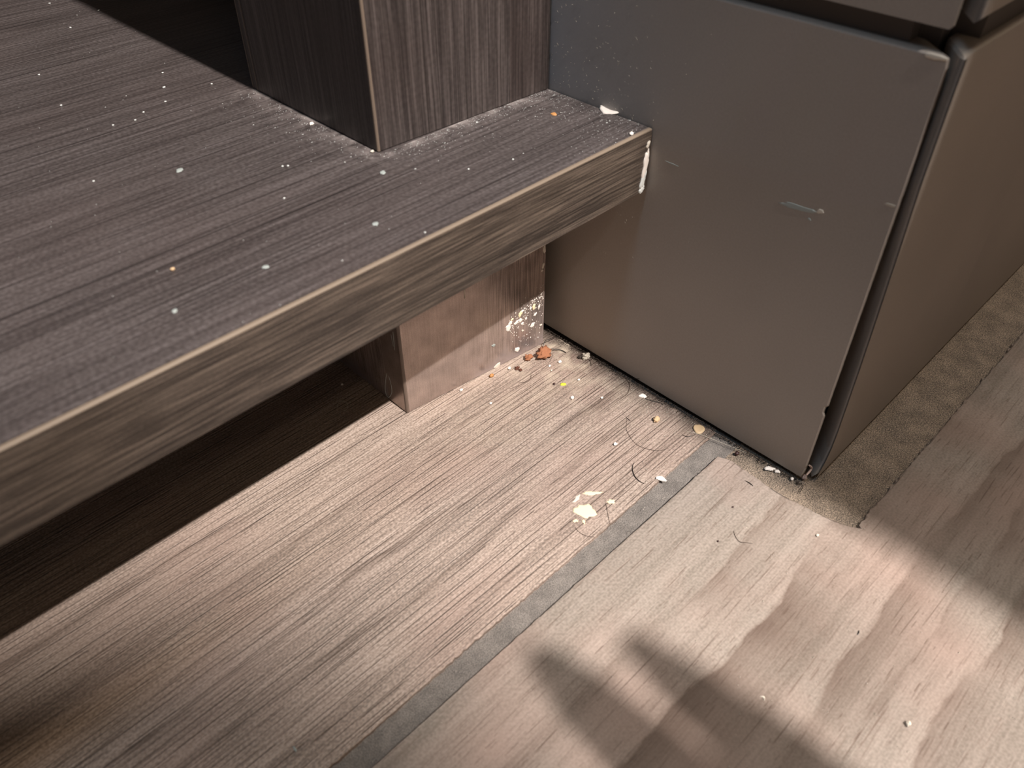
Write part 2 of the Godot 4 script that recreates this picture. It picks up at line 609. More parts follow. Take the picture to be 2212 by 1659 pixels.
func materials() -> void:
	var r := RandomNumberGenerator.new()
	r.seed = 21
	var w := 2048
	var h := 1024
	# the plank under the shelf: combed grain, many fine dark pores in rows
	var map := zero_map(w * h)
	var y := 3.0
	while y < h:
		var strong := r.randf_range(0.45, 1.25)
		var x := r.randi_range(-200, 60)
		var yy := y
		while x < w:
			var ln := r.randi_range(30, 340)
			var d := strong * r.randf_range(0.5, 1.25)
			var sl := r.randf_range(-0.012, 0.012)
			for i in ln:
				var xx := x + i
				if xx < 0 or xx >= w:
					continue
				var t := float(i) / ln
				var f := d * minf(1.0, 6.0 * minf(t, 1.0 - t))
				var py := yy + sl * i
				var yi := int(py)
				if yi >= 0 and yi + 1 < h:
					map[yi * w + xx] += f * (1.0 - (py - yi))
					map[(yi + 1) * w + xx] += f * (py - yi)
			x += ln + r.randi_range(4, 110)
		y += r.randf_range(4.5, 11.0)
	pores(map, w, h, r, 900, 20, 160, 0.25, 0.8, 0.02)
	var bend := FastNoiseLite.new()
	bend.seed = 8
	bend.frequency = 0.0015
	for band in [[0.62, 0.30, 9.0], [0.772, 0.6, 13.0], [0.86, 0.35, 8.0], [0.52, 0.25, 10.0], [0.935, 0.3, 7.0]]:   # a few broad growth lines
		for bx in w:
			var n := bend.get_noise_2d(bx, band[0] * 9000.0)
			var yc: float = band[0] * h + n * 30.0
			var force: float = band[1] * clampf(0.8 + 1.3 * bend.get_noise_2d(bx * 2.0, band[0] * 4000.0), 0.1, 1.3)
			for d in range(-6, int(band[2] * 3.0)):
				var yi := int(yc) + d
				if yi >= 0 and yi < h:
					map[yi * w + bx] += force * (exp(d / 2.0) if d < 0 else exp(-d / band[2])) * 0.7
	for k in 26:   # heavier dark bundles
		var zc := r.randf()
		pores(map, w, h, r, 7, 80, 420, 0.35, 0.8, 0.01, zc, zc + 0.012)
	var got := wood(w, h, 11, [Color(0.485, 0.43, 0.39), Color(0.60, 0.53, 0.48), Color(0.685, 0.615, 0.565)], [0.5, 0.4, 0.6], map, Color(0.25, 0.195, 0.16), 0.95, Color(0.61, 0.50, 0.455), 0.5, 0.11, 0.33, 60)
	var rgb: PackedByteArray = got[0]
	# dirt trodden in along the foot of the pillar (the texture runs from x -0.42 to 0 and z -0.14 to 0.0455)
	var soil := blotch(w, h, 91, 4, 0.06, 4)
	stain(rgb, w, h, 1900, 0, w, h, Color(0.13, 0.10, 0.08), func(px: int, py: int) -> float:
		return (exp(-(2046.0 - px) / 16.0) * 1.2 + exp(-(2046.0 - px) / 45.0) * 0.6) * (soil[py * w + px] / 255.0 + 0.25) * 0.9)
	stain(rgb, w, h, 1500, 380, w, h, Color(0.70, 0.64, 0.57), func(px: int, py: int) -> float:
		var near := exp(-(2046.0 - px) / 150.0) * exp(-absf(py - 640.0) / 190.0)
		return maxf(0.0, soil[py * w + px] / 255.0 - 0.36) * near * 2.8)
	M.plank_left = surface(rgb, got[1], w, h, 0.62, 0.05)

	# the plank in front: softer, paler, with a few long dark bands
	map = zero_map(w * h)
	pores(map, w, h, r, 5200, 8, 60, 0.12, 0.5, 0.05)
	pores(map, w, h, r, 600, 16, 120, 0.35, 0.8, 0.03)
	var sway := FastNoiseLite.new()
	sway.seed = 5
	sway.frequency = 0.0022
	for band in [[0.165, 0.34, 40.0, 900], [0.262, 0.55, 85.0, 0], [0.39, 0.34, 60.0, 300], [0.45, 0.30, 40.0, 0], [0.52, 0.48, 70.0, 0], [0.61, 0.44, 60.0, 0], [0.68, 0.30, 50.0, 0], [0.78, 0.45, 70.0, 0], [0.90, 0.4, 60.0, 0]]:
		for x in w:
			var n := sway.get_noise_2d(x, band[0] * 9000.0)
			var yc: float = band[0] * h + n * 26.0 + sway.get_noise_2d(x * 6.0, band[0] * 7000.0) * 4.0
			var force: float = band[1] * clampf(0.75 + 1.2 * sway.get_noise_2d(x * 1.7, band[0] * 3000.0 + 400.0), 0.15, 1.3)
			for d in range(-8, int(band[2] * 2.2)):
				var yi := int(yc) + d
				if yi >= 0 and yi < h:
					map[yi * w + x] += force * (exp(d / 2.5) if d < 0 else exp(-d / band[2])) * 1.15
	got = wood(w, h, 31, [Color(0.455, 0.415, 0.375), Color(0.535, 0.49, 0.45), Color(0.60, 0.55, 0.51)], [0.8, 0.3, 0.3], map, Color(0.33, 0.26, 0.22), 0.65, Color(0.66, 0.53, 0.48), 0.7)
	M.plank_front = surface(got[0], got[1], w, h, 0.6, 0.018)

	# dark board: fine long streaks
	map = zero_map(w * h)
	pores(map, w, h, r, 1700, 120, 800, 0.15, 0.75, 0.004)
	got = wood(w, h, 51, [Color(0.190, 0.165, 0.160), Color(0.278, 0.250, 0.242), Color(0.370, 0.340, 0.335)], [0.2, 0.4, 0.75], map, Color(0.12, 0.10, 0.095), 0.45, Color(0.30, 0.25, 0.235), 0.35, 0.14, 0.42, 90)
	rgb = got[0]
	# dust that has gathered round the post and along the pillar (x -0.52..0, z -0.30..0 over the texture)
	soil = blotch(w, h, 92, 3, 0.09, 3)
	stain(rgb, w, h, 1560, 540, w, h, Color(0.60, 0.56, 0.54), func(px: int, py: int) -> float:
		var x := -0.52 + 0.52 * px / w
		var z := -0.30 + 0.30 * py / h
		var d_front := z + 0.0475
		var d_left := -0.0736 - x
		var k := 0.0
		if d_front > 0.0 and x > -0.078:
			k = exp(-d_front / 0.0030) * 0.75 + exp(-d_front / 0.014) * 0.22 * clampf((x + 0.05) / 0.05, 0.0, 1.0)
		if d_left > 0.0 and z < -0.045 and z > -0.123:
			k = maxf(k, exp(-d_left / 0.0026) * 0.6 + exp(-d_left / 0.014) * 0.18)
		if x > -0.012 and z > -0.05:
			k = maxf(k, exp(x / 0.0024) * 0.6)
		return k * clampf(soil[py * w + px] / 255.0 * 1.9 - 0.35, 0.0, 1.3))
	M.board = surface(rgb, got[1], w, h, 0.46, 0.012)

	# the front band of the board: short pale dashes on dark
	var bw := 2048
	var bh := 192
	map = zero_map(bw * bh)
	pores(map, bw, bh, r, 900, 20, 170, 0.15, 0.55, 0.006)
	got = wood(bw, bh, 61, [Color(0.15, 0.125, 0.11), Color(0.255, 0.22, 0.195), Color(0.40, 0.35, 0.31)], [0.3, 0.9, 1.1], zero_map(bw * bh), Color.BLACK, 0.25, Color(0.30, 0.25, 0.20), 0.3, 0.09, 0.3, 50)
	rgb = got[0]
	for i in bw * bh:
		var p := minf(map[i], 0.8)
		if p > 0.0:
			rgb[i * 3] = int(lerpf(rgb[i * 3], 118.0, p))
			rgb[i * 3 + 1] = int(lerpf(rgb[i * 3 + 1], 104.0, p))
			rgb[i * 3 + 2] = int(lerpf(rgb[i * 3 + 2], 92.0, p))
	M.band = surface(rgb, got[1], bw, bh, 0.45, 0.02)

	# upright dark wood for the post (long side of the texture runs up the post)
	map = zero_map(1024 * 512)
	pores(map, 1024, 512, r, 700, 60, 500, 0.15, 0.5, 0.004)
	got = wood(1024, 512, 71, [Color(0.165, 0.140, 0.134), Color(0.245, 0.215, 0.205), Color(0.330, 0.295, 0.283)], [0.4, 0.7, 0.9], map, Color(0.10, 0.08, 0.07), 0.25, Color(0.26, 0.20, 0.18), 0.4, 0.12, 0.4, 60)
	M.post = surface(got[0], got[1], 1024, 512, 0.42, 0.012)

	# the foot: smooth brown foil, faint upright lines to the right, splashed and water-marked at the bottom right
	var fw := 768
	var fh := 896
	var ln := streaks(fh, fw, 81, 40, 0.12, 2)
	var bl := blotch(fw, fh, 82, 4, 0.03, 4)
	var fine := blotch(fw, fh, 83, 1, 0.16, 2)
	rgb = PackedByteArray()
	rgb.resize(fw * fh * 3)
	for py in fh:
		for px in fw:
			var i := (py * fw + px) * 3
			var right := smoothstep(0.45, 0.8, float(px) / fw)
			var k := 1.0 + (ln[px * fh + py] / 255.0 - 0.5) * (0.08 + 0.36 * right) + (bl[py * fw + px] / 255.0 - 0.5) * 0.15 + (fine[py * fw + px] / 255.0 - 0.5) * 0.12
			rgb[i] = clampi(int(164 * k), 0, 255)
			rgb[i + 1] = clampi(int(147 * k), 0, 255)
			rgb[i + 2] = clampi(int(138 * k), 0, 255)
	stain(rgb, fw, fh, 250, 420, fw, fh, Color(0.66, 0.61, 0.60), func(px: int, py: int) -> float:
		var u := float(px) / fw
		var d := float(fh - py) / fh
		var n: float = fine[py * fw + px] / 255.0
		var k := exp(-d / 0.045) * smoothstep(0.35, 0.65, u) * 0.75 * (bl[py * fw + px] / 255.0 + 0.35)
		k += smoothstep(0.62, 0.95, u) * smoothstep(0.36, 0.12, d) * 0.75 * maxf(0.0, n - 0.36)
		k += smoothstep(0.42, 0.55, u) * smoothstep(0.2, 0.03, d) * 0.8 * maxf(0.0, bl[py * fw + px] / 255.0 - 0.48) * (n + 0.4)
		return k * 1.5)
	M.foot = surface(rgb, PackedByteArray(), fw, fh, 0.27, 0.0)
	M.foot.metallic = 0.62

	# the glazed wall tile: plain taupe, a breath of tone, tiny nicks
	var tw := 1024
	var th := 1024
	bl = blotch(tw, th, 101, 8, 0.02, 3)
	fine = blotch(tw, th, 102, 1, 0.3, 2)
	rgb = PackedByteArray()
	rgb.resize(tw * th * 3)
	for i in tw * th:
		var k := 1.0 + (bl[i] / 255.0 - 0.5) * 0.06 + (fine[i] / 255.0 - 0.5) * 0.05
		rgb[i * 3] = int(150 * k)
		rgb[i * 3 + 1] = int(139 * k)
		rgb[i * 3 + 2] = int(129 * k)
	M.wall_tile = surface(rgb, PackedByteArray(), tw, th, 0.46, 0.0)

	# the same tile beside the post, filmed with a painted cool sheen and thin pale dust above the board (texture: z -0.2..0.1, y 0.3..0)
	var tinted := rgb.duplicate()
	stain(tinted, tw, th, 400, 480, tw, 720, Color(0.60, 0.65, 0.72), func(px: int, py: int) -> float:
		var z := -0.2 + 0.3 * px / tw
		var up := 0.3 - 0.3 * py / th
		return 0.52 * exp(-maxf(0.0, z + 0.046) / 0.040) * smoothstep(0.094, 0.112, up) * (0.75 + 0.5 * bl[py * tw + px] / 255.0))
	M.wall_tile_dust_sheen = surface(tinted, PackedByteArray(), tw, th, 0.46, 0.0)

	# cement grout, gritty
	var gw := 512
	var g1 := blotch(gw, gw, 111, 1, 0.018, 4)
	var g2 := blotch(gw, gw, 112, 1, 0.42, 2)
	rgb = PackedByteArray()
	rgb.resize(gw * gw * 3)
	var gr := PackedByteArray()
	gr.resize(gw * gw)
	for i in gw * gw:
		var k := 1.0 + (g1[i] / 255.0 - 0.5) * 0.2 + (g2[i] / 255.0 - 0.5) * 0.85
		rgb[i * 3] = clampi(int(110 * k), 0, 255)
		rgb[i * 3 + 1] = clampi(int(103 * k), 0, 255)
		rgb[i * 3 + 2] = clampi(int(97 * k), 0, 255)
		gr[i] = clampi(int(g1[i] * 0.5 + g2[i] * 0.5), 0, 255)
	M.grout = surface(rgb, gr, gw, gw, 0.95, 0.05)
	M.grout.uv1_scale = Vector3(12.0, 12.0, 1.0)
	# the wide bed round the pillar: coarser, browned to the tone of its shade
	var coarse := PackedByteArray()
	coarse.resize(gw * gw * 3)
	for i in gw * gw:
		var k := 1.0 + (g1[i] / 255.0 - 0.5) * 0.25 + (g2[i] / 255.0 - 0.5) * 1.15
		coarse[i * 3] = clampi(int(122 * k), 0, 255)
		coarse[i * 3 + 1] = clampi(int(108 * k), 0, 255)
		coarse[i * 3 + 2] = clampi(int(94 * k), 0, 255)
	M.grout_coarse = surface(coarse, gr, gw, gw, 0.95, 0.09)
	M.grout_coarse.uv1_scale = Vector3(8.0, 8.0, 1.0)

	M.worn_edge = plain(Color(0.46, 0.40, 0.34), 0.6)
	M.worn_corner = plain(Color(0.43, 0.37, 0.32), 0.6)
	M.dark_gap = plain(Color(0.06, 0.05, 0.045), 0.9)
	M.joint = plain(Color(0.33, 0.30, 0.28), 0.8)
	M.tile_body = plain(Color(0.50, 0.46, 0.42), 0.8)
	M.white = plain(Color(0.90, 0.86, 0.82), 0.85)
	M.cream = plain(Color(0.90, 0.84, 0.68), 0.85)
	M.pale = plain(Color(0.80, 0.76, 0.70), 0.85)
	M.beige = plain(Color(0.74, 0.62, 0.48), 0.85)
	M.husk = plain(Color(0.70, 0.60, 0.47), 0.5)
	M.brick = plain(Color(0.58, 0.38, 0.265), 0.95)
	M.amber = plain(Color(0.68, 0.48, 0.28), 0.6)
	M.brown = plain(Color(0.34, 0.19, 0.13), 0.8)
	M.seed = plain(Color(0.20, 0.09, 0.07), 0.5)
	M.lime = plain(Color(0.76, 0.77, 0.24), 0.6)
	M.pink = plain(Color(0.60, 0.52, 0.48), 0.9)
	M.hair = plain(Color(0.09, 0.065, 0.05), 0.45)
	M.thin_hair = plain(Color(0.23, 0.16, 0.12), 0.5)
	M.fibre = plain(Color(0.70, 0.66, 0.60), 0.8)
	M.dirt = plain(Color(0.24, 0.20, 0.17), 0.95)
	M.scuff = plain(Color(0.58, 0.60, 0.58), 0.6)
	M.tilewood = plain(Color(0.66, 0.57, 0.50), 0.7)
	M.paint = plain(Color(0.80, 0.80, 0.78), 0.9)


# ---------------------------------------------------------------- the setting

func floor_pieces() -> void:
	var f := thing("floor", "floor of long greige wood-look tiles with wide grey grout lines", "floor", Vector3.ZERO, "", "structure")
	# the bed of grout: fine gritty strips where the photograph shows them, a plain sheet under the rest
	var noise := FastNoiseLite.new()
	noise.seed = 3
	noise.frequency = 420.0
	var lumps := FastNoiseLite.new()
	lumps.seed = 4
	lumps.frequency = 90.0
	var strip := func(p: Vector2) -> float:
		return -0.0015 + 0.00025 * noise.get_noise_2d(p.x, p.y) + 0.0005 * lumps.get_noise_2d(p.x, p.y)
	put("grout", field(Vector2(-0.32, 0.0440), Vector2(0.0, 0.0552), 420, 18, strip), M.grout, f)
	put("grout", field(Vector2(-0.0125, 0.0552), Vector2(0.30, 0.1075), 330, 60, strip), M.grout_coarse, f)
	var bed := begin()
	box(bed, Vector3(-2.2, -0.03, -0.8), Vector3(1.4, -0.0022, 2.3), 0.0)
	put("grout_bed", bed.commit(), M.grout, f)
	# the plank under the shelf
	var st := begin()
	var o := PackedVector2Array([Vector2(-1.2, -0.555)])
	o.append_array(chipped(Vector2(-0.0012, -0.555), Vector2(-0.0012, 0.0455), 0.003, 0.0002, -0.0004, 0.1))
	o.append_array(chipped(Vector2(-0.0012, 0.0455), Vector2(-0.33, 0.0455), 0.0012, 0.00016, -0.0003, 0.12))
	o.append(Vector2(-1.2, 0.0455))
	prism(st, o, -0.010, 0.0, 0.0004, Rect2(-0.42, -0.14, 0.42, 0.1855), Vector2(0.42, 0.1855))
	put("floor_tile", st.commit(), M.plank_left, f)
	# the plank in front of it, cut in an L round the pillar
	st = begin()
	o = PackedVector2Array([Vector2(-1.2, 0.0533), Vector2(-0.33, 0.0533)])
	o.append_array(chipped(Vector2(-0.33, 0.0533), Vector2(-0.0112, 0.0533), 0.002, 0.00007, 0.0002, 0.05))
	o.append_array([Vector2(-0.0112, 0.0533), Vector2(-0.0096, 0.0575)])
	o.append_array(chipped(Vector2(-0.0096, 0.0580), Vector2(-0.0112, 0.0800), 0.0012, 0.00022, 0.0003, 0.2))
	o.append_array(chipped(Vector2(-0.0112, 0.0800), Vector2(-0.0086, 0.0985), 0.0012, 0.00022, 0.0004, 0.25))
	o.append_array(chipped(Vector2(-0.0086, 0.0985), Vector2(-0.0052, 0.1068), 0.0011, 0.0002, 0.0003, 0.2))
	o.append_array([Vector2(-0.0050, 0.1062), Vector2(-0.0042, 0.1050)])
	o.append_array(chipped(Vector2(-0.0035, 0.1050), Vector2(0.30, 0.1045), 0.0013, 0.00028, 0.0007, 0.24))
	o.append_array([Vector2(1.4, 0.1045), Vector2(1.4, 0.60), Vector2(-1.2, 0.60)])
	prism(st, o, -0.010, 0.0, 0.00035, Rect2(-0.20, 0.0455, 0.42, 0.21), Vector2(0.42, 0.21))
	put("floor_tile", st.commit(), M.plank_front, f)
	# planks over the rest of the room, out of the picture
	for spot in [[-1.2, 0.608, 0.0, 1.14], [0.008, 0.608, 1.4, 1.14], [-2.2, 0.608, -1.208, 1.14], [-2.2, 1.148, -0.6, 1.68], [-0.592, 1.148, 1.4, 1.68], [-2.2, 1.688, -1.0, 2.3], [-0.992, 1.688, 1.4, 2.3], [-2.2, 0.0533, -1.208, 0.60], [-2.2, -0.555, -1.208, 0.0455], [-2.2, -0.8, -0.001, -0.563]]:
		st = begin()
		prism(st, PackedVector2Array([Vector2(spot[0], spot[1]), Vector2(spot[2], spot[1]), Vector2(spot[2], spot[3]), Vector2(spot[0], spot[3])]), -0.010, 0.0, 0.0006, Rect2(spot[0], spot[1], 0.42, 0.21), Vector2(0.42, 0.21))
		put("floor_tile", st.commit(), M.plank_front, f)


# A tile standing in a wall: outline in (along, up), facing -x (left face) or +z (right face).
func wall_tile(parent: Node, outline: Array, thick: float, bev: float, left: bool, plane: float, mat: Material) -> MeshInstance3D:
	# the edge at the corner is mitred: the back of the tile stops short of its face there
	var mitre := func(q: Vector2) -> Vector3:
		if left:
			return Vector3(-0.0088, 0, 0) if q.x > 0.07 else Vector3.ZERO
		return Vector3(0.0088, 0, 0) if q.x < 0.03 else Vector3.ZERO
	var o := PackedVector2Array()
	for p in outline:
		o.append(Vector2(p.x, -p.y))
	var st := begin()
	prism(st, o, -thick, 0.0, bev, Rect2(-0.2, -0.3, 0.3, 0.3), Vector2(0.3, 0.3), false, mitre)
	var t := put("wall_tile", st.commit(), mat, parent)
	if left:
		t.transform = Transform3D(Basis(Vector3(0, 0, 1), Vector3(-1, 0, 0), Vector3(0, -1, 0)), Vector3(plane, 0, 0))
	else:
		t.transform = Transform3D(Basis(Vector3(1, 0, 0), Vector3(0, 0, 1), Vector3(0, -1, 0)), Vector3(0, 0, plane))
	return t


func pillar() -> void:
	var p := thing("wall_right", "end of a wall clad in smooth taupe tiles with recessed joints, right of the shelf", "wall", Vector3.ZERO, "", "structure")
	# left face, lower tile: its free edge on the right is a little nibbled, its top edge rounded
	var edge := []
	var nib := chipped(Vector2(0.0812, 0.0004), Vector2(0.0810, 0.1462), 0.0011, 0.00003, 0.0, 0.0)
	for q in nib:
		var bite := 0.0
		if absf(q.y - 0.0335) < 0.0012:
			bite = 0.0007
		if q.y < 0.006:
			bite = 0.0006 * (1.0 - q.y / 0.006)
		edge.append(Vector2(q.x - bite, q.y))
	var low := [Vector2(-0.75, 0.0010), Vector2(-0.05, 0.0012), Vector2(0.02, 0.0006)]
	low.append_array(edge)
	low.append_array([Vector2(0.0806, 0.1474), Vector2(0.0795, 0.1477), Vector2(-0.75, 0.1474)])
	var face := wall_tile(p, low, 0.0085, 0.0007, true, 0.0, M.wall_tile_dust_sheen)
	# small chip at its upper corner, showing the pale body
	var chip := put("edge_chip", flake(0.0058, 0.0013, 0.0003, 0.0, 5, 0.15), M.pale, face)
	chip.transform = Transform3D(Basis(), Vector3(0.0775, -0.0001, -0.1472))
	var sc := [
		[Vector2(0.0538, 0.0978), 0.0108, 0.0019, 0.09, "scuff_mark", M.scuff, 8], [Vector2(0.0608, 0.0993), 0.0022, 0.0013, 0.5, "scuff_mark", M.pale, 9],
		[Vector2(0.0789, 0.1085), 0.0032, 0.0008, 0.04, "scuff_mark", M.fibre, 10], [Vector2(0.0583, 0.0957), 0.0012, 0.0006, -0.15, "scuff_mark", M.scuff, 12],
		[Vector2(0.0090, 0.0957), 0.0048, 0.0005, 0.0, "scuff_mark", M.scuff, 13],
	]
	for s in sc:
		var k := put(s[4], flake(s[1], s[2], 0.00008, 0.0, s[6], 0.3), s[5], face)
		k.transform = Transform3D(Basis(Vector3.UP, s[3]), Vector3(s[0].x, 0.00001, -s[0].y))
	# left face, upper rows
	for row in [[0.1536, 0.745], [0.7515, 1.343], [1.3495, 1.94], [1.9465, 2.40]]:
		wall_tile(p, [Vector2(-0.75, row[0]), Vector2(0.0784, row[0]), Vector2(0.0790, row[0] + 0.0006), Vector2(0.0790, row[1]), Vector2(-0.75, row[1])], 0.0085, 0.0014, true, 0.0, M.wall_tile)
	# right face
	wall_tile(p, [Vector2(0.0035, 0.0004), Vector2(0.0072, 0.0060), Vector2(0.0088, 0.0120), Vector2(0.0090, 0.0200), Vector2(0.0072, 0.0500), Vector2(0.0040, 0.0850), Vector2(0.0008, 0.1160), Vector2(0.0001, 0.1400), Vector2(0.0002, 0.1482), Vector2(0.0010, 0.1490), Vector2(0.70, 0.1490), Vector2(0.70, 0.0004)], 0.0085, 0.0016, false, 0.0845, M.wall_tile)
	for row in [[0.1556, 0.745], [0.7515, 1.343], [1.3495, 1.94], [1.9465, 2.40]]:
		wall_tile(p, [Vector2(0.0016, row[0]), Vector2(0.70, row[0]), Vector2(0.70, row[1]), Vector2(0.0016, row[1])], 0.0085, 0.0018, false, 0.0845, M.wall_tile)
	# the recessed joints
	var st := begin()
	box(st, Vector3(0.0088, 0.0, 0.0640), Vector3(0.0300, 2.40, 0.0745), 0.0004)
	put("corner_grout", st.commit(), M.joint, p)
	st = begin()
	box(st, Vector3(0.0035, 0.1440, -0.75), Vector3(0.0200, 0.1575, 0.0690), 0.0)
	box(st, Vector3(0.0140, 0.1440, 0.0640), Vector3(0.70, 0.1575, 0.0816), 0.0)
	for row in [0.745, 1.343, 1.94]:
		box(st, Vector3(0.0035, row - 0.004, -0.75), Vector3(0.0200, row + 0.012, 0.0690), 0.0)
		box(st, Vector3(0.0240, row - 0.004, 0.0700), Vector3(0.70, row + 0.012, 0.0818), 0.0)
	put("joint_grout", st.commit(), M.joint, p)
	st = begin()
	box(st, Vector3(0.0085, -0.0020, -0.75), Vector3(0.70, 2.40, 0.0695), 0.0)
	put("wall_core", st.commit(), M.joint, p)


func room() -> void:
	var dull := plain(Color(0.22, 0.23, 0.25), 0.9)
	var white := plain(Color(0.62, 0.60, 0.57), 0.9)
	for s in [["wall_back", Vector3(-2.3, -0.03, -0.90), Vector3(1.5, 2.5, -0.80), "plain dark grey wall behind the shelving unit"], ["wall_left", Vector3(-2.3, -0.03, -0.80), Vector3(-2.2, 2.5, 2.30), "plain dark grey wall on the left side of the room"], ["wall_front", Vector3(-2.3, -0.03, 2.30), Vector3(1.5, 2.5, 2.40), "plain pale wall behind the viewer"], ["wall_far_right", Vector3(1.40, -0.03, -0.80), Vector3(1.5, 2.5, 2.30), "plain pale wall beyond the tiled wall end on the right"], ["ceiling", Vector3(-2.2, 2.40, -0.80), Vector3(1.40, 2.50, 2.30), "plain pale ceiling holding two lights"], ["wall_added_partition", Vector3(-0.0192, -0.0005, 0.56), Vector3(1.40, 1.10, 0.66), "added low pale partition wall shading the floor by the tiled wall end"]]:  # the partition is added out of view to shade the right side
		var st := begin()
		box(st, s[1], s[2], 0.002)
		var o := put(s[0], st.commit(), dull if s[0] in ["wall_left", "wall_back"] else white)
		tag(o, s[3], "ceiling" if s[0] == "ceiling" else "wall", "", "structure")


func stool() -> void:
	# an added stool behind the viewer; uneven slat ends shaped to cast finger-like shadows
	var t := thing("added_shade_stool", "added low wooden stool, its rounded slats shading the floor from behind the viewer", "stool", Vector3(-0.13, 0.0, 0.46))
	var oak := plain(Color(0.45, 0.34, 0.24), 0.6)
	var spots := [[-0.0925, 0.0740, 0.0205], [-0.1145, 0.0570, 0.0205], [-0.1370, 0.0900, 0.0205], [-0.1595, 0.1020, 0.0205], [-0.182, 0.1080, 0.0205], [-0.2045, 0.1100, 0.0205]]
	for q in spots:
		var x: float = -0.05 + (q[0] + 0.05) / 1.302 + 0.13
		var z: float = 1.5 - (1.5 - q[1]) / 1.302 - 0.46
		var w: float = q[2] * 0.5 / 1.302
		var st := begin()
		prism(st, PackedVector2Array([Vector2(x - w, z + w * 4.5), Vector2(x - w * 0.8, z + w * 2.0), Vector2(x - w * 0.45, z + w * 0.5), Vector2(x, z), Vector2(x + w * 0.45, z + w * 0.5), Vector2(x + w * 0.8, z + w * 2.0), Vector2(x + w, z + w * 4.5), Vector2(x + w, 0.20), Vector2(x - w, 0.20)]), 0.540, 0.554, 0.003)
		put("slat", st.commit(), oak, t)
	for z in [-0.02, 0.16]:
		var st := begin()
		box(st, Vector3(-0.065, 0.515, z - 0.012), Vector3(0.056, 0.5402, z + 0.012), 0.002)
		put("rail", st.commit(), oak, t)
		for x in [-0.052, 0.044]:
			st = begin()
			box(st, Vector3(x - 0.011, 0.0, z - 0.011), Vector3(x + 0.011, 0.5155, z + 0.011), 0.002)
			put("leg", st.commit(), oak, t)
	# an unlit pendant higher up, added to dim the lower left of the floor
	var p := thing("added_shade_pendant", "added unlit dark drum pendant on a thin cord, shading the floor from behind the viewer", "lamp", Vector3(-0.133, 1.56, 1.06))
	var dark := plain(Color(0.16, 0.15, 0.15), 0.7)
	var st2 := begin()
	lathe(st2, [Vector2(0.0, 0.010), Vector2(0.055, 0.010), Vector2(0.055, 0.0), Vector2(0.058, 0.0), Vector2(0.058, 0.07), Vector2(0.0, 0.07)], 48)
	put("lamp_shade", st2.commit(), dark, p)
	st2 = begin()
	lathe(st2, [Vector2(0.0, 0.07), Vector2(0.0015, 0.07), Vector2(0.0015, 0.836), Vector2(0.0, 0.836)], 8)
	put("cord", st2.commit(), dark, p)


# ---------------------------------------------------------------- the shelving unit

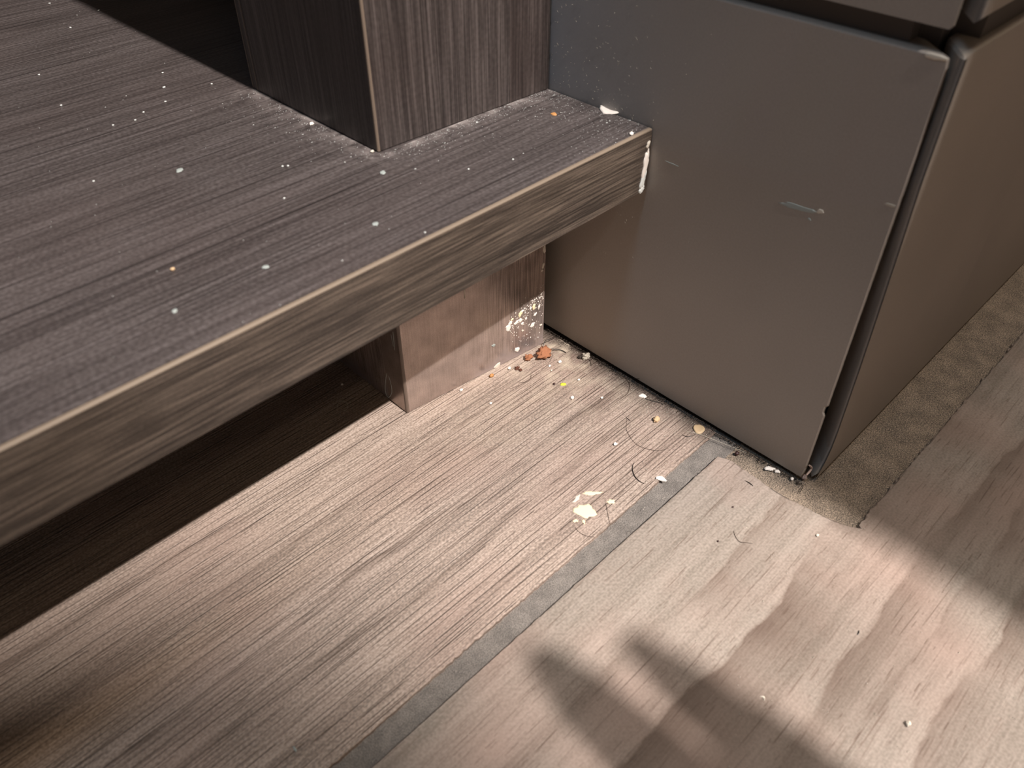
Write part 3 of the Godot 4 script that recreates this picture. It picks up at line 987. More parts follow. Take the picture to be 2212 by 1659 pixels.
func shelf_unit() -> void:
	var u := thing("shelving_unit", "dark wood-grain shelving unit with a square post on its board and a foot", "shelving")
	var st := begin()
	# bottom board; its texture lies over x -0.52..0, z -0.30..0
	prism(st, PackedVector2Array([Vector2(-1.1, -0.36), Vector2(-0.0004, -0.36), Vector2(-0.0004, -0.0011), Vector2(-1.1, -0.0011)]), 0.0830, 0.1050, 0.0002, Rect2(-0.52, -0.30, 0.52, 0.30), Vector2(0.52, 0.3))
	var board := put("bottom_board", st.commit(), M.board, u)
	# front band of the board, its top edge rubbed pale, its right end broken away in places
	st = begin()
	var face_uv := func(p: Vector3) -> Vector2: return Vector2((p.x + 0.36) / 0.36, (0.1050 - p.y) / 0.0220)
	var rise := [[0.0830, -0.0003, Vector3(0, -0.6, 0.8)], [0.0833, 0.0, Vector3(0, 0, 1)], [0.1046, 0.0, Vector3(0, 0, 1)]]
	for k in 2:
		var a: Array = rise[k]
		var b: Array = rise[k + 1]
		var ps := [Vector3(-1.1, a[0], a[1]), Vector3(-0.0006, a[0], a[1]), Vector3(-0.0006, b[0], b[1]), Vector3(-1.1, b[0], b[1])]
		quad(st, ps, [a[2], a[2], b[2], b[2]], ps.map(face_uv))
	var under := [Vector3(-1.1, 0.0830, -0.0003), Vector3(-0.0006, 0.0830, -0.0003), Vector3(-0.0006, 0.0830, -0.0012), Vector3(-1.1, 0.0830, -0.0012)]
	quad(st, under, [Vector3.DOWN, Vector3.DOWN, Vector3.DOWN, Vector3.DOWN], under.map(face_uv))
	var cap := [Vector3(-0.0006, 0.0830, -0.0012), Vector3(-0.0006, 0.0830, 0.0), Vector3(-0.0006, 0.1046, 0.0), Vector3(-0.0006, 0.1046, -0.0012)]
	quad(st, cap, [Vector3.RIGHT, Vector3.RIGHT, Vector3.RIGHT, Vector3.RIGHT], cap.map(face_uv))
	put("edge_band", st.commit(), M.band, board)
	st = begin()
	var top := [[0.1046, 0.0, Vector3(0, 0.2, 1).normalized()], [0.10490, -0.00022, Vector3(0, 0.7, 0.7)], [0.1050, -0.0007, Vector3(0, 1, 0.1).normalized()], [0.1050, -0.0013, Vector3.UP]]
	for k in 3:
		var a: Array = top[k]
		var b: Array = top[k + 1]
		var ps := [Vector3(-1.1, a[0], a[1]), Vector3(-0.0006, a[0], a[1]), Vector3(-0.0006, b[0], b[1]), Vector3(-1.1, b[0], b[1])]
		quad(st, ps, [a[2], a[2], b[2], b[2]], [Vector2.ZERO, Vector2.RIGHT, Vector2.ONE, Vector2.DOWN])
	var rub := put("worn_edge", st.commit(), M.worn_edge, board)
	tag(rub, "rubbed pale brown upper edge of the board")
	# white filler left at the broken end of the band
	for c in [[-0.0022, 0.0930, 0.0105, 0.0024, 1.50, 21, M.white], [-0.0026, 0.0876, 0.0070, 0.0020, 1.35, 22, M.paint], [-0.0020, 0.1000, 0.0026, 0.0012, 1.2, 23, M.pale], [-0.0028, 0.0842, 0.0030, 0.0018, 0.6, 24, M.paint]]:
		var k := put("filler_chip", flake(c[2], c[3], 0.0004, 0.0, c[5], 0.3), c[6], board)
		k.transform = Transform3D(Basis(Vector3.BACK, c[4]) * Basis(Vector3.RIGHT, PI / 2), Vector3(c[0], c[1], 0.0))
	# the post on the board
	st = begin()
	var plan := PackedVector2Array([Vector2(-0.0734, -0.0489), Vector2(-0.0731, -0.0487), Vector2(-0.0009, -0.0458), Vector2(-0.0008, -0.1200), Vector2(-0.0737, -0.1200)])
	prism(st, plan, 0.1053, 0.95, 0.0, Rect2(0, 0, 1, 1), Vector2(0.165, 0.33), true)
	var post := put("upright_post", st.commit(), M.post, u)
	st = begin()
	prism(st, PackedVector2Array([Vector2(-0.0735, -0.0494), Vector2(-0.07345, -0.0489), Vector2(-0.0731, -0.04862), Vector2(-0.0727, -0.04862), Vector2(-0.0727, -0.0493)]), 0.1053, 0.95, 0.0)
	var strip := put("worn_edge", st.commit(), M.worn_corner, post)
	tag(strip, "rubbed pale brown front corner of the post")
	st = begin()
	for z in [-0.1195, -0.1165]:
		box(st, Vector3(-0.07378, 0.1054, z - 0.00013), Vector3(-0.0732, 0.95, z + 0.00013), 0.0)
	put("band_seam", st.commit(), plain(Color(0.42, 0.37, 0.33), 0.6), post)
	# the foot under the board, set slightly askew
	st = begin()
	prism(st, PackedVector2Array([Vector2(-0.0090, -0.0370), Vector2(-0.0090, -0.1150), Vector2(-0.0774, -0.1150), Vector2(-0.0774, -0.0447), Vector2(-0.0771, -0.0444)]), 0.0003, 0.0830, 0.0, Rect2(0, 0, 1, 1), Vector2(0.0686, 0.0827))
	M.foot.uv1_scale = Vector3(-1, 1, 1)   # the outline runs from right to left along the front
	M.foot.uv1_offset = Vector3(1.0 + (0.078 + 0.0684 + 0.0703 + 0.00042) / 0.0686, 0, 0)
	var foot := put("foot_block", st.commit(), M.foot, u)
	st = begin()
	prism(st, PackedVector2Array([Vector2(-0.07755, -0.0452), Vector2(-0.0775, -0.0446), Vector2(-0.0771, -0.0442), Vector2(-0.0765, -0.0441), Vector2(-0.0768, -0.0449)]), 0.0003, 0.0830, 0.0)
	put("worn_edge", st.commit(), plain(Color(0.40, 0.34, 0.30), 0.5), foot)
	foot_marks(foot)
	# the rest of the unit, out of the picture: a second post and foot at the left, a top board
	st = begin()
	box(st, Vector3(-1.09, 0.1053, -0.12), Vector3(-1.017, 0.95, -0.048), 0.0005, true)
	put("upright_post", st.commit(), M.post, u)
	st = begin()
	box(st, Vector3(-1.09, 0.0003, -0.115), Vector3(-1.02, 0.0830, -0.04), 0.0005)
	put("foot_block", st.commit(), M.post, u)
	st = begin()
	box(st, Vector3(-1.1, 0.95, -0.36), Vector3(-0.0006, 0.972, -0.001), 0.0006)
	put("top_board", st.commit(), M.post, u)


# Splashes and chips on the front of the foot. Places are (from its left edge, up), in metres.
func on_foot(d: float, up: float) -> Vector3:
	return Vector3(-0.0771, up, -0.0444).lerp(Vector3(-0.0090, up, -0.0370), d / 0.0685) + Vector3(-0.0108, 0, 0.0994) * 0.0001


func foot_marks(foot: Node) -> void:
	var turn := Basis(Vector3.UP, -0.1078) * Basis(Vector3.RIGHT, PI / 2)
	put("paint_chip", flake(0.00372, 0.00242, 0.00022, 0.0, 300, 0.28), M.white, foot).transform = Transform3D(turn * Basis(Vector3.UP, 1.22), on_foot(0.04971, 0.01759))
	put("paint_chip", flake(0.00185, 0.00167, 0.00022, 0.0, 301, 0.28), M.white, foot).transform = Transform3D(turn * Basis(Vector3.UP, 0.35), on_foot(0.05067, 0.01946))
	put("paint_chip", flake(0.00279, 0.00186, 0.00022, 0.0, 302, 0.28), M.cream, foot).transform = Transform3D(turn * Basis(Vector3.UP, 0.96), on_foot(0.05591, 0.02162))
	put("paint_chip", flake(0.00149, 0.00112, 0.00022, 0.0, 303, 0.28), M.white, foot).transform = Transform3D(turn * Basis(Vector3.UP, 0.00), on_foot(0.05686, 0.02256))
	put("paint_chip", flake(0.00282, 0.00150, 0.00022, 0.0, 304, 0.28), M.cream, foot).transform = Transform3D(turn * Basis(Vector3.UP, 1.40), on_foot(0.06292, 0.02184))
	put("paint_chip", flake(0.00150, 0.00075, 0.00022, 0.0, 305, 0.28), M.white, foot).transform = Transform3D(turn * Basis(Vector3.UP, 1.05), on_foot(0.06122, 0.02193))
	put("paint_chip", flake(0.00243, 0.00149, 0.00022, 0.0, 306, 0.28), M.white, foot).transform = Transform3D(turn * Basis(Vector3.UP, 0.52), on_foot(0.05377, 0.01821))
	put("paint_chip", flake(0.00187, 0.00168, 0.00022, 0.0, 307, 0.28), M.white, foot).transform = Transform3D(turn * Basis(Vector3.UP, -0.52), on_foot(0.05593, 0.01835))
	put("paint_chip", flake(0.00151, 0.00113, 0.00022, 0.0, 308, 0.28), M.white, foot).transform = Transform3D(turn * Basis(Vector3.UP, 1.05), on_foot(0.05692, 0.01623))
	put("paint_chip", flake(0.00130, 0.00093, 0.00022, 0.0, 309, 0.28), M.cream, foot).transform = Transform3D(turn * Basis(Vector3.UP, 0.35), on_foot(0.05162, 0.02086))
	put("paint_chip", flake(0.00132, 0.00094, 0.00022, 0.0, 310, 0.28), M.white, foot).transform = Transform3D(turn * Basis(Vector3.UP, 1.40), on_foot(0.05884, 0.01790))
	put("paint_chip", flake(0.00248, 0.00191, 0.00022, 0.0, 311, 0.28), M.white, foot).transform = Transform3D(turn * Basis(Vector3.UP, 0.35), on_foot(0.06237, 0.01289))
	put("paint_chip", flake(0.00171, 0.00114, 0.00022, 0.0, 312, 0.28), M.white, foot).transform = Transform3D(turn * Basis(Vector3.UP, 0.52), on_foot(0.06375, 0.01771))
	put("paint_chip", flake(0.00227, 0.00094, 0.00022, 0.0, 313, 0.28), M.white, foot).transform = Transform3D(turn * Basis(Vector3.UP, 1.40), on_foot(0.06565, 0.02058))
	put("paint_chip", flake(0.00114, 0.00095, 0.00022, 0.0, 314, 0.28), M.pale, foot).transform = Transform3D(turn * Basis(Vector3.UP, 0.00), on_foot(0.05719, 0.01252))
	put("paint_chip", flake(0.00308, 0.00192, 0.00022, 0.0, 315, 0.28), M.white, foot).transform = Transform3D(turn * Basis(Vector3.UP, -0.70), on_foot(0.05430, 0.00396))
	put("paint_chip", flake(0.00135, 0.00097, 0.00022, 0.0, 316, 0.28), M.pale, foot).transform = Transform3D(turn * Basis(Vector3.UP, 0.35), on_foot(0.06693, 0.01069))
	put("paint_chip", flake(0.00359, 0.00126, 0.00022, 0.0, 317, 0.28), M.pale, foot).transform = Transform3D(turn * Basis(Vector3.UP, 1.54), on_foot(0.06775, 0.04731))
	put("paint_chip", flake(0.00237, 0.00109, 0.00022, 0.0, 318, 0.28), M.pale, foot).transform = Transform3D(turn * Basis(Vector3.UP, 1.40), on_foot(0.06728, 0.03985))
	put("paint_chip", flake(0.00110, 0.00091, 0.00022, 0.0, 319, 0.28), M.pale, foot).transform = Transform3D(turn * Basis(Vector3.UP, 1.05), on_foot(0.06686, 0.03785))
	put("paint_chip", flake(0.00305, 0.00248, 0.00022, 0.0, 320, 0.28), M.pale, foot).transform = Transform3D(turn * Basis(Vector3.UP, 0.35), on_foot(0.04377, 0.00074))
	put("paint_chip", flake(0.00186, 0.00130, 0.00022, 0.0, 321, 0.28), M.scuff, foot).transform = Transform3D(turn * Basis(Vector3.UP, -0.52), on_foot(0.04209, 0.01237))
	var s1 := begin()
	tube(s1, [Vector3(-0.04800, 0.04530, -0.04114), Vector3(-0.04799, 0.04343, -0.04114), Vector3(-0.04800, 0.04114, -0.04114)], 0.000220, 5)
	put("scratch", s1.commit(), M.pale, foot)
	var s2 := begin()
	tube(s2, [Vector3(-0.07760, 0.01455, -0.05449), Vector3(-0.07760, 0.00892, -0.05630), Vector3(-0.07760, 0.00348, -0.05722), Vector3(-0.07760, 0.00115, -0.05586), Vector3(-0.07760, 0.00482, -0.05324), Vector3(-0.07760, 0.00887, -0.05258), Vector3(-0.07760, 0.01376, -0.05349)], 0.000120, 5)
	put("scratch", s2.commit(), M.scuff, foot)
	var s3 := begin()
	tube(s3, [Vector3(-0.07760, 0.03886, -0.04697), Vector3(-0.07760, 0.03479, -0.04709), Vector3(-0.07760, 0.03015, -0.04728)], 0.000120, 5)
	put("scratch", s3.commit(), M.scuff, foot)
	var s4 := begin()
	tube(s4, [Vector3(-0.07760, 0.03683, -0.04835), Vector3(-0.07760, 0.03358, -0.04807), Vector3(-0.07760, 0.03155, -0.04786)], 0.000080, 5)
	put("scratch", s4.commit(), M.scuff, foot)
	var r := RandomNumberGenerator.new()
	r.seed = 14
	var st := begin()
	for k in 230:
		var u := r.randf() ** 0.7
		var d := 0.0685 - 0.020 * (1.0 - u) - 0.0004
		var up := 0.0165 + 0.0095 * (d - 0.0485) / 0.02 + r.randfn(0.0, 0.0028)
		if k > 170:
			up = r.randf_range(0.003, 0.018)
		speck(st, on_foot(d, maxf(up, 0.001)), r.randf_range(0.00008, 0.00034), r, Vector3(1.0, 1.5, 0.3))
	var all := put("paint_spatter", st.commit(), M.white, foot)
	tag(all, "", "", "", "stuff")


func speck(st: SurfaceTool, at: Vector3, size: float, r: RandomNumberGenerator, squash := Vector3(1, 0.5, 1)) -> void:
	var ps := []
	for d in [Vector3.RIGHT, Vector3.LEFT, Vector3.UP, Vector3.DOWN, Vector3.BACK, Vector3.FORWARD]:
		ps.append(at + d * squash * size * r.randf_range(0.6, 1.4))
	for sx in [0, 1]:
		for sy in [2, 3]:
			for sz in [4, 5]:
				var nn: Vector3 = (ps[sx] + ps[sy] + ps[sz]) / 3.0 - at
				nn = nn.normalized()
				tri(st, [ps[sx], ps[sy], ps[sz]], [nn, nn, nn], [Vector2.ZERO, Vector2.RIGHT, Vector2.DOWN])


# ---------------------------------------------------------------- what lies about

func crumb(called: String, at: Vector3, radius: Vector3, turn: float, mat: String, s: int, label: String, category: String, group := "", rough := 0.45) -> void:
	var o := put(called, lump(radius, s, rough), M[mat])
	o.position = at
	o.rotation.y = turn
	tag(o, label, category, group)


func chip_at(called: String, at: Vector3, size: Vector3, turn: Vector3, mat: String, s: int, label: String, category: String, group := "", curl := 0.0, bend := 0.0, ragged := 0.22) -> void:
	var o := put(called, flake(size.x, size.z, size.y, curl, s, ragged, bend), M[mat])
	o.position = at
	o.rotation = turn
	tag(o, label, category, group)


func strand(called: String, pts: Array, r: float, mat: String, label: String, category := "hair", group := "") -> void:
	var st := begin()
	tube(st, pts, r)
	var o := put(called, st.commit(), M[mat])
	tag(o, label, category, group)


func debris() -> void:
	chip_at("plaster_flake", Vector3(0.00157, 0.10503, -0.01836), Vector3(0.01040, 0.00060, 0.00805), Vector3(0.00, -1.54, 0), "white", 41, "long curved white plaster flake on the dark board against the tiled wall", "flake", "", 0.00100, -0.00120, 0.12)
	crumb("plaster_crumb", Vector3(-0.00898, 0.10546, -0.00185), Vector3(0.00073, 0.00050, 0.00059), 0.00, "white", 42, "white crumb near the front right corner of the dark board", "crumb", "", 0.45)
	chip_at("wood_sliver", Vector3(-0.01492, 0.10503, -0.02984), Vector3(0.00210, 0.00030, 0.00194), Vector3(0.00, -1.14, 0), "amber", 43, "tiny orange-tan sliver on the dark board in front of the post", "flake", "", 0.00000, 0.00000, 0.22)
	crumb("plaster_crumb", Vector3(-0.07643, 0.10541, -0.07984), Vector3(0.00075, 0.00045, 0.00060), 0.00, "white", 44, "white crumb on the dark board beside the left foot of the post", "crumb", "", 0.45)
	crumb("plaster_crumb", Vector3(-0.07471, 0.10537, -0.05005), Vector3(0.00057, 0.00040, 0.00045), 0.00, "pale", 45, "pale crumb at the front left corner of the post", "crumb", "", 0.45)
	crumb("plaster_crumb", Vector3(-0.14898, 0.10537, -0.03350), Vector3(0.00057, 0.00040, 0.00046), 0.00, "beige", 46, "beige crumb alone on the left part of the dark board", "crumb", "", 0.45)
	chip_at("paint_fleck", Vector3(-0.13201, 0.10503, -0.01855), Vector3(0.00184, 0.00020, 0.00131), Vector3(0.00, -0.79, 0), "scuff", 47, "pair of bluish white flecks on the dark board near its front edge", "flake", "", 0.00000, 0.00000, 0.22)
	chip_at("paint_fleck", Vector3(-0.10003, 0.10503, -0.01572), Vector3(0.00149, 0.00020, 0.00197), Vector3(0.00, -0.79, 0), "scuff", 48, "bluish white fleck on the dark board below the post corner", "flake", "", 0.00000, 0.00000, 0.22)
	chip_at("paint_fleck", Vector3(-0.15685, 0.10503, -0.01759), Vector3(0.00118, 0.00020, 0.00156), Vector3(0.00, -0.78, 0), "scuff", 49, "dim whitish fleck on the dark board, lowest of those at left", "flake", "", 0.00000, 0.00000, 0.22)
	chip_at("paint_fleck", Vector3(-0.12212, 0.10503, -0.08113), Vector3(0.00236, 0.00020, 0.00194), Vector3(0.00, 0.63, 0), "scuff", 50, "small pale fleck on the dark board, highest of those at left", "flake", "", 0.00000, 0.00000, 0.22)
	chip_at("paint_fleck", Vector3(-0.08054, 0.10503, -0.03744), Vector3(0.00167, 0.00020, 0.00212), Vector3(0.00, -0.43, 0), "scuff", 53, "bluish fleck on the dark board just in front of the post corner", "flake", "", 0.00000, 0.00000, 0.22)
	crumb("dust_grain", Vector3(-0.14311, 0.10518, -0.09230), Vector3(0.00031, 0.00020, 0.00025), 0.00, "paint", 500, "tiny white grain on the dark board, alone in the middle of the left half", "grain", "loose dust grains on the dark board", 0.45)
	crumb("dust_grain", Vector3(-0.12222, 0.10518, -0.18591), Vector3(0.00039, 0.00020, 0.00031), 0.00, "paint", 501, "tiny white grain on the dark board, close to the left edge, above two others", "grain", "loose dust grains on the dark board", 0.45)
	crumb("dust_grain", Vector3(-0.12768, 0.10518, -0.15286), Vector3(0.00036, 0.00020, 0.00029), 0.00, "paint", 502, "tiny white grain on the dark board, below the one closest to the edge", "grain", "loose dust grains on the dark board", 0.45)
	crumb("dust_grain", Vector3(-0.09558, 0.10518, -0.14276), Vector3(0.00053, 0.00020, 0.00043), 0.00, "paint", 503, "tiny white grain on the dark board, largest beside the shadow of the post", "grain", "loose dust grains on the dark board", 0.45)
	crumb("dust_grain", Vector3(-0.09285, 0.10518, -0.22865), Vector3(0.00044, 0.00020, 0.00035), 0.00, "paint", 504, "tiny white grain on the dark board, second from the top left corner", "grain", "loose dust grains on the dark board", 0.45)
	crumb("dust_grain", Vector3(-0.07509, 0.10518, -0.24187), Vector3(0.00046, 0.00020, 0.00037), 0.00, "paint", 505, "tiny white grain on the dark board, topmost, where the shadow of the post begins", "grain", "loose dust grains on the dark board", 0.45)
	crumb("dust_grain", Vector3(-0.10122, 0.10518, -0.13071), Vector3(0.00036, 0.00020, 0.00029), 0.00, "paint", 506, "tiny white grain on the dark board, just under the largest one outside the shadow", "grain", "loose dust grains on the dark board", 0.45)
	crumb("dust_grain", Vector3(-0.08218, 0.10518, -0.13347), Vector3(0.00038, 0.00020, 0.00030), 0.00, "paint", 507, "tiny white grain on the dark board, close to the back edge of the post", "grain", "loose dust grains on the dark board", 0.45)
	crumb("dust_grain", Vector3(-0.08955, 0.10518, -0.15564), Vector3(0.00039, 0.00020, 0.00031), 0.00, "paint", 508, "tiny white grain on the dark board, right at the soft edge of the shadow", "grain", "loose dust grains on the dark board", 0.45)
	crumb("dust_grain", Vector3(-0.08622, 0.10518, -0.26654), Vector3(0.00047, 0.00020, 0.00037), 0.00, "paint", 509, "tiny white grain on the dark board, cut by the top of the picture at left", "grain", "loose dust grains on the dark board", 0.45)
	crumb("dust_grain", Vector3(-0.12226, 0.10518, -0.12508), Vector3(0.00035, 0.00020, 0.00028), 0.00, "paint", 510, "tiny white grain on the dark board, lowest of three in a slanting row", "grain", "loose dust grains on the dark board", 0.45)
	crumb("dust_grain", Vector3(-0.11537, 0.10518, -0.12370), Vector3(0.00035, 0.00020, 0.00028), 0.00, "paint", 511, "tiny white grain on the dark board, middle one of three in a slanting row", "grain", "loose dust grains on the dark board", 0.45)
	crumb("dust_grain", Vector3(-0.11055, 0.10518, -0.12767), Vector3(0.00036, 0.00020, 0.00028), 0.00, "paint", 512, "tiny white grain on the dark board, highest of three in a slanting row", "grain", "loose dust grains on the dark board", 0.45)
	crumb("dust_grain", Vector3(-0.09935, 0.10518, -0.06151), Vector3(0.00032, 0.00020, 0.00025), 0.00, "paint", 513, "tiny white grain on the dark board, left one of a close pair", "grain", "loose dust grains on the dark board", 0.45)
	crumb("dust_grain", Vector3(-0.09802, 0.10518, -0.06060), Vector3(0.00032, 0.00020, 0.00025), 0.00, "paint", 514, "tiny white grain on the dark board, right one of a close pair", "grain", "loose dust grains on the dark board", 0.45)
	crumb("dust_grain", Vector3(-0.10966, 0.10518, -0.04465), Vector3(0.00030, 0.00020, 0.00024), 0.00, "paint", 515, "tiny white grain on the dark board, below the close pair", "grain", "loose dust grains on the dark board", 0.45)
	crumb("dust_grain", Vector3(-0.06142, 0.10518, -0.02103), Vector3(0.00031, 0.00020, 0.00025), 0.00, "paint", 516, "tiny white grain on the dark board, in the middle of the strip before the post", "grain", "loose dust grains on the dark board", 0.45)
	crumb("dust_grain", Vector3(-0.04772, 0.10518, -0.01617), Vector3(0.00032, 0.00020, 0.00026), 0.00, "paint", 517, "tiny white grain on the dark board, right part of the strip before the post", "grain", "loose dust grains on the dark board", 0.45)
	crumb("dust_grain", Vector3(-0.09362, 0.10518, -0.00285), Vector3(0.00028, 0.00020, 0.00022), 0.00, "paint", 518, "tiny white grain on the dark board, nearest to the rubbed front edge", "grain", "loose dust grains on the dark board", 0.45)
	crumb("dust_grain", Vector3(-0.03748, 0.10518, -0.04311), Vector3(0.00035, 0.00020, 0.00028), 0.00, "paint", 519, "tiny white grain on the dark board, close to the front of the post", "grain", "loose dust grains on the dark board", 0.45)
	crumb("brick_crumb", Vector3(-0.01497, 0.00166, -0.03110), Vector3(0.00329, 0.00180, 0.00246), 0.30, "brick", 61, "larger rough orange-brown crumb on the floor by the foot block corner", "crumb", "", 0.70)
	crumb("brick_crumb", Vector3(-0.02068, 0.00101, -0.03415), Vector3(0.00173, 0.00110, 0.00139), 0.00, "brick", 62, "smaller orange-brown crumb just left of the larger one", "crumb", "", 0.60)
	crumb("amber_crumb", Vector3(-0.03939, 0.00064, -0.03692), Vector3(0.00103, 0.00070, 0.00072), 0.00, "amber", 63, "small amber crumb on the floor against the front of the foot block", "crumb", "", 0.45)
	crumb("soil_crumb", Vector3(-0.02863, 0.00046, -0.03304), Vector3(0.00095, 0.00050, 0.00076), 0.00, "brown", 64, "dark brown crumb on the floor left of the orange-brown crumbs", "crumb", "", 0.80)
	crumb("soil_crumb", Vector3(-0.02839, 0.00032, -0.03140), Vector3(0.00066, 0.00035, 0.00053), 0.00, "brown", 65, "smallest dark brown crumb beside another on the floor", "crumb", "", 0.80)
	chip_at("leaf_fleck", Vector3(-0.02229, 0.00003, -0.01318), Vector3(0.00243, 0.00030, 0.00168), Vector3(0.00, -0.90, 0), "lime", 66, "bright yellow-green fleck on the floor before the foot block", "fleck", "", 0.00000, 0.00000, 0.22)
	crumb("soil_crumb", Vector3(-0.02481, 0.00028, -0.01581), Vector3(0.00056, 0.00030, 0.00045), 0.00, "seed", 67, "blackish speck just left of the yellow-green fleck", "crumb", "", 0.45)
	crumb("plaster_crumb", Vector3(-0.02596, 0.00046, -0.00503), Vector3(0.00082, 0.00049, 0.00066), 0.00, "white", 600, "white crumb on the floor below the yellow-green fleck", "crumb", "", 0.60)
	crumb("plaster_crumb", Vector3(-0.01755, 0.00030, 0.00311), Vector3(0.00055, 0.00033, 0.00044), 0.00, "white", 601, "small white crumb on the floor between the yellow-green fleck and the tiled wall", "crumb", "", 0.60)
	crumb("plaster_crumb", Vector3(-0.01595, 0.00030, -0.01050), Vector3(0.00056, 0.00033, 0.00045), 0.00, "white", 602, "small white crumb just right of the yellow-green fleck", "crumb", "", 0.60)
	crumb("plaster_crumb", Vector3(-0.01315, 0.00040, -0.02352), Vector3(0.00077, 0.00044, 0.00061), 0.00, "white", 603, "white crumb on the floor right of the larger orange-brown crumb", "crumb", "", 0.60)
	crumb("plaster_crumb", Vector3(-0.03087, 0.00040, -0.03537), Vector3(0.00076, 0.00044, 0.00061), 0.00, "white", 604, "white crumb on the floor against the foot block, left of the dark brown crumbs", "crumb", "", 0.60)
	crumb("plaster_crumb", Vector3(-0.05383, 0.00040, -0.03947), Vector3(0.00074, 0.00044, 0.00059), 0.00, "white", 605, "pale crumb at the bottom edge of the foot block front", "crumb", "", 0.60)
	crumb("plaster_crumb", Vector3(-0.05080, 0.00030, -0.02555), Vector3(0.00054, 0.00033, 0.00044), 0.00, "white", 606, "small pale crumb on the floor well in front of the foot block", "crumb", "", 0.60)
	crumb("plaster_crumb", Vector3(-0.03350, 0.00046, 0.02320), Vector3(0.00077, 0.00049, 0.00062), 0.00, "white", 607, "lone white crumb on the grain between foot block and grout line", "crumb", "", 0.60)
	crumb("plaster_crumb", Vector3(-0.08539, 0.00030, -0.07586), Vector3(0.00056, 0.00033, 0.00045), 0.00, "white", 608, "pale crumb in the shade under the board, left of the foot block", "crumb", "", 0.60)
	crumb("plaster_crumb", Vector3(-0.01799, 0.00030, -0.02477), Vector3(0.00057, 0.00033, 0.00046), 0.00, "white", 609, "tiny white crumb below the larger orange-brown crumb", "crumb", "", 0.60)
	crumb("plaster_crumb", Vector3(-0.01830, 0.00035, 0.09756), Vector3(0.00054, 0.00039, 0.00043), 0.00, "pale", 610, "white speck on the front plank below the tiled wall corner", "crumb", "", 0.60)
	crumb("plaster_crumb", Vector3(-0.05877, 0.00061, 0.14768), Vector3(0.00076, 0.00066, 0.00061), 0.00, "pale", 611, "white speck on the front plank near the lower right, farthest from the wall", "crumb", "", 0.60)
	crumb("plaster_crumb", Vector3(-0.01954, 0.00025, -0.02227), Vector3(0.00047, 0.00028, 0.00038), 0.00, "pale", 612, "faint white crumb beside the loose hair near the orange-brown crumbs", "crumb", "", 0.60)
	crumb("sand_crumb", Vector3(-0.01243, 0.00083, 0.02605), Vector3(0.00133, 0.00090, 0.00106), 0.00, "beige", 71, "beige rough crumb on the floor near the tiled wall", "crumb", "", 0.50)
	chip_at("plaster_flake", Vector3(-0.00517, 0.00003, 0.01382), Vector3(0.00303, 0.00060, 0.00192), Vector3(0.00, -1.35, 0), "white", 72, "small elongated white chip against the bottom of the tiled wall", "flake", "", 0.00000, 0.00000, 0.30)
	chip_at("husk", Vector3(-0.00479, 0.00003, 0.04035), Vector3(0.00432, 0.00050, 0.00483), Vector3(0.00, -0.96, 0), "husk", 73, "translucent tan husk lying at the bottom of the tiled wall", "husk", "", 0.00040, 0.00000, 0.06)
	crumb("seed", Vector3(-0.00477, -0.00040, 0.05739), Vector3(0.00094, 0.00065, 0.00075), 0.00, "seed", 74, "dark red-brown seed on the grout at the bottom of the tiled wall", "seed", "", 0.30)
	chip_at("plaster_flake", Vector3(-0.03482, 0.00003, 0.04556), Vector3(0.00389, 0.00050, 0.00179), Vector3(0.00, -1.19, 0), "white", 75, "white curved sliver lying across the edge of the grout line", "flake", "", 0.00060, 0.00080, 0.15)
	chip_at("paint_splash", Vector3(-0.06501, 0.00003, 0.03610), Vector3(0.00707, 0.00018, 0.00616), Vector3(0.00, -0.67, 0), "cream", 76, "largest cream paint splash on the plank, near the grout line", "splash", "", 0.00000, 0.00000, 0.24)
	chip_at("paint_splash", Vector3(-0.05550, 0.00003, 0.03966), Vector3(0.00227, 0.00018, 0.00211), Vector3(0.00, -0.69, 0), "cream", 77, "small round cream paint splash right of the largest one", "splash", "", 0.00000, 0.00000, 0.40)
	chip_at("paint_splash", Vector3(-0.05730, 0.00003, 0.03255), Vector3(0.00688, 0.00012, 0.00150), Vector3(0.00, -0.69, 0), "cream", 78, "thin streaky cream paint splash above the largest one", "splash", "", 0.00000, 0.00000, 0.36)
	chip_at("paint_splash", Vector3(-0.06288, 0.00003, 0.03038), Vector3(0.00360, 0.00010, 0.00147), Vector3(0.00, 0.16, 0), "pale", 81, "faint broken paint mark left of the streaky splash", "splash", "", 0.00000, 0.00000, 0.36)
	chip_at("paint_splash", Vector3(-0.07051, 0.00003, 0.03655), Vector3(0.00159, 0.00012, 0.00121), Vector3(0.00, -1.03, 0), "cream", 79, "small cream paint drip below the largest splash", "splash", "", 0.00000, 0.00000, 0.50)
	chip_at("paint_splash", Vector3(-0.06881, 0.00003, 0.03880), Vector3(0.00204, 0.00012, 0.00081), Vector3(0.00, -2.11, 0), "cream", 80, "narrow cream paint tail hanging from the largest splash", "splash", "", 0.00000, 0.00000, 0.50)
	chip_at("plaster_flake", Vector3(-0.00270, -0.00077, 0.06986), Vector3(0.00327, 0.00060, 0.00189), Vector3(0.00, -0.92, 0), "white", 82, "white chip wedged under the tiled wall near its corner", "flake", "", 0.00000, 0.00000, 0.35)
	chip_at("plaster_flake", Vector3(-0.00187, -0.00077, 0.07259), Vector3(0.00170, 0.00060, 0.00142), Vector3(0.00, -1.34, 0), "white", 83, "smaller white chip just right of the one wedged near the corner", "flake", "", 0.00000, 0.00000, 0.30)
	crumb("plaster_crumb", Vector3(-0.00142, -0.00043, 0.07823), Vector3(0.00066, 0.00040, 0.00053), 0.00, "white", 84, "white crumb under the tiled wall closest to its corner", "crumb", "", 0.45)
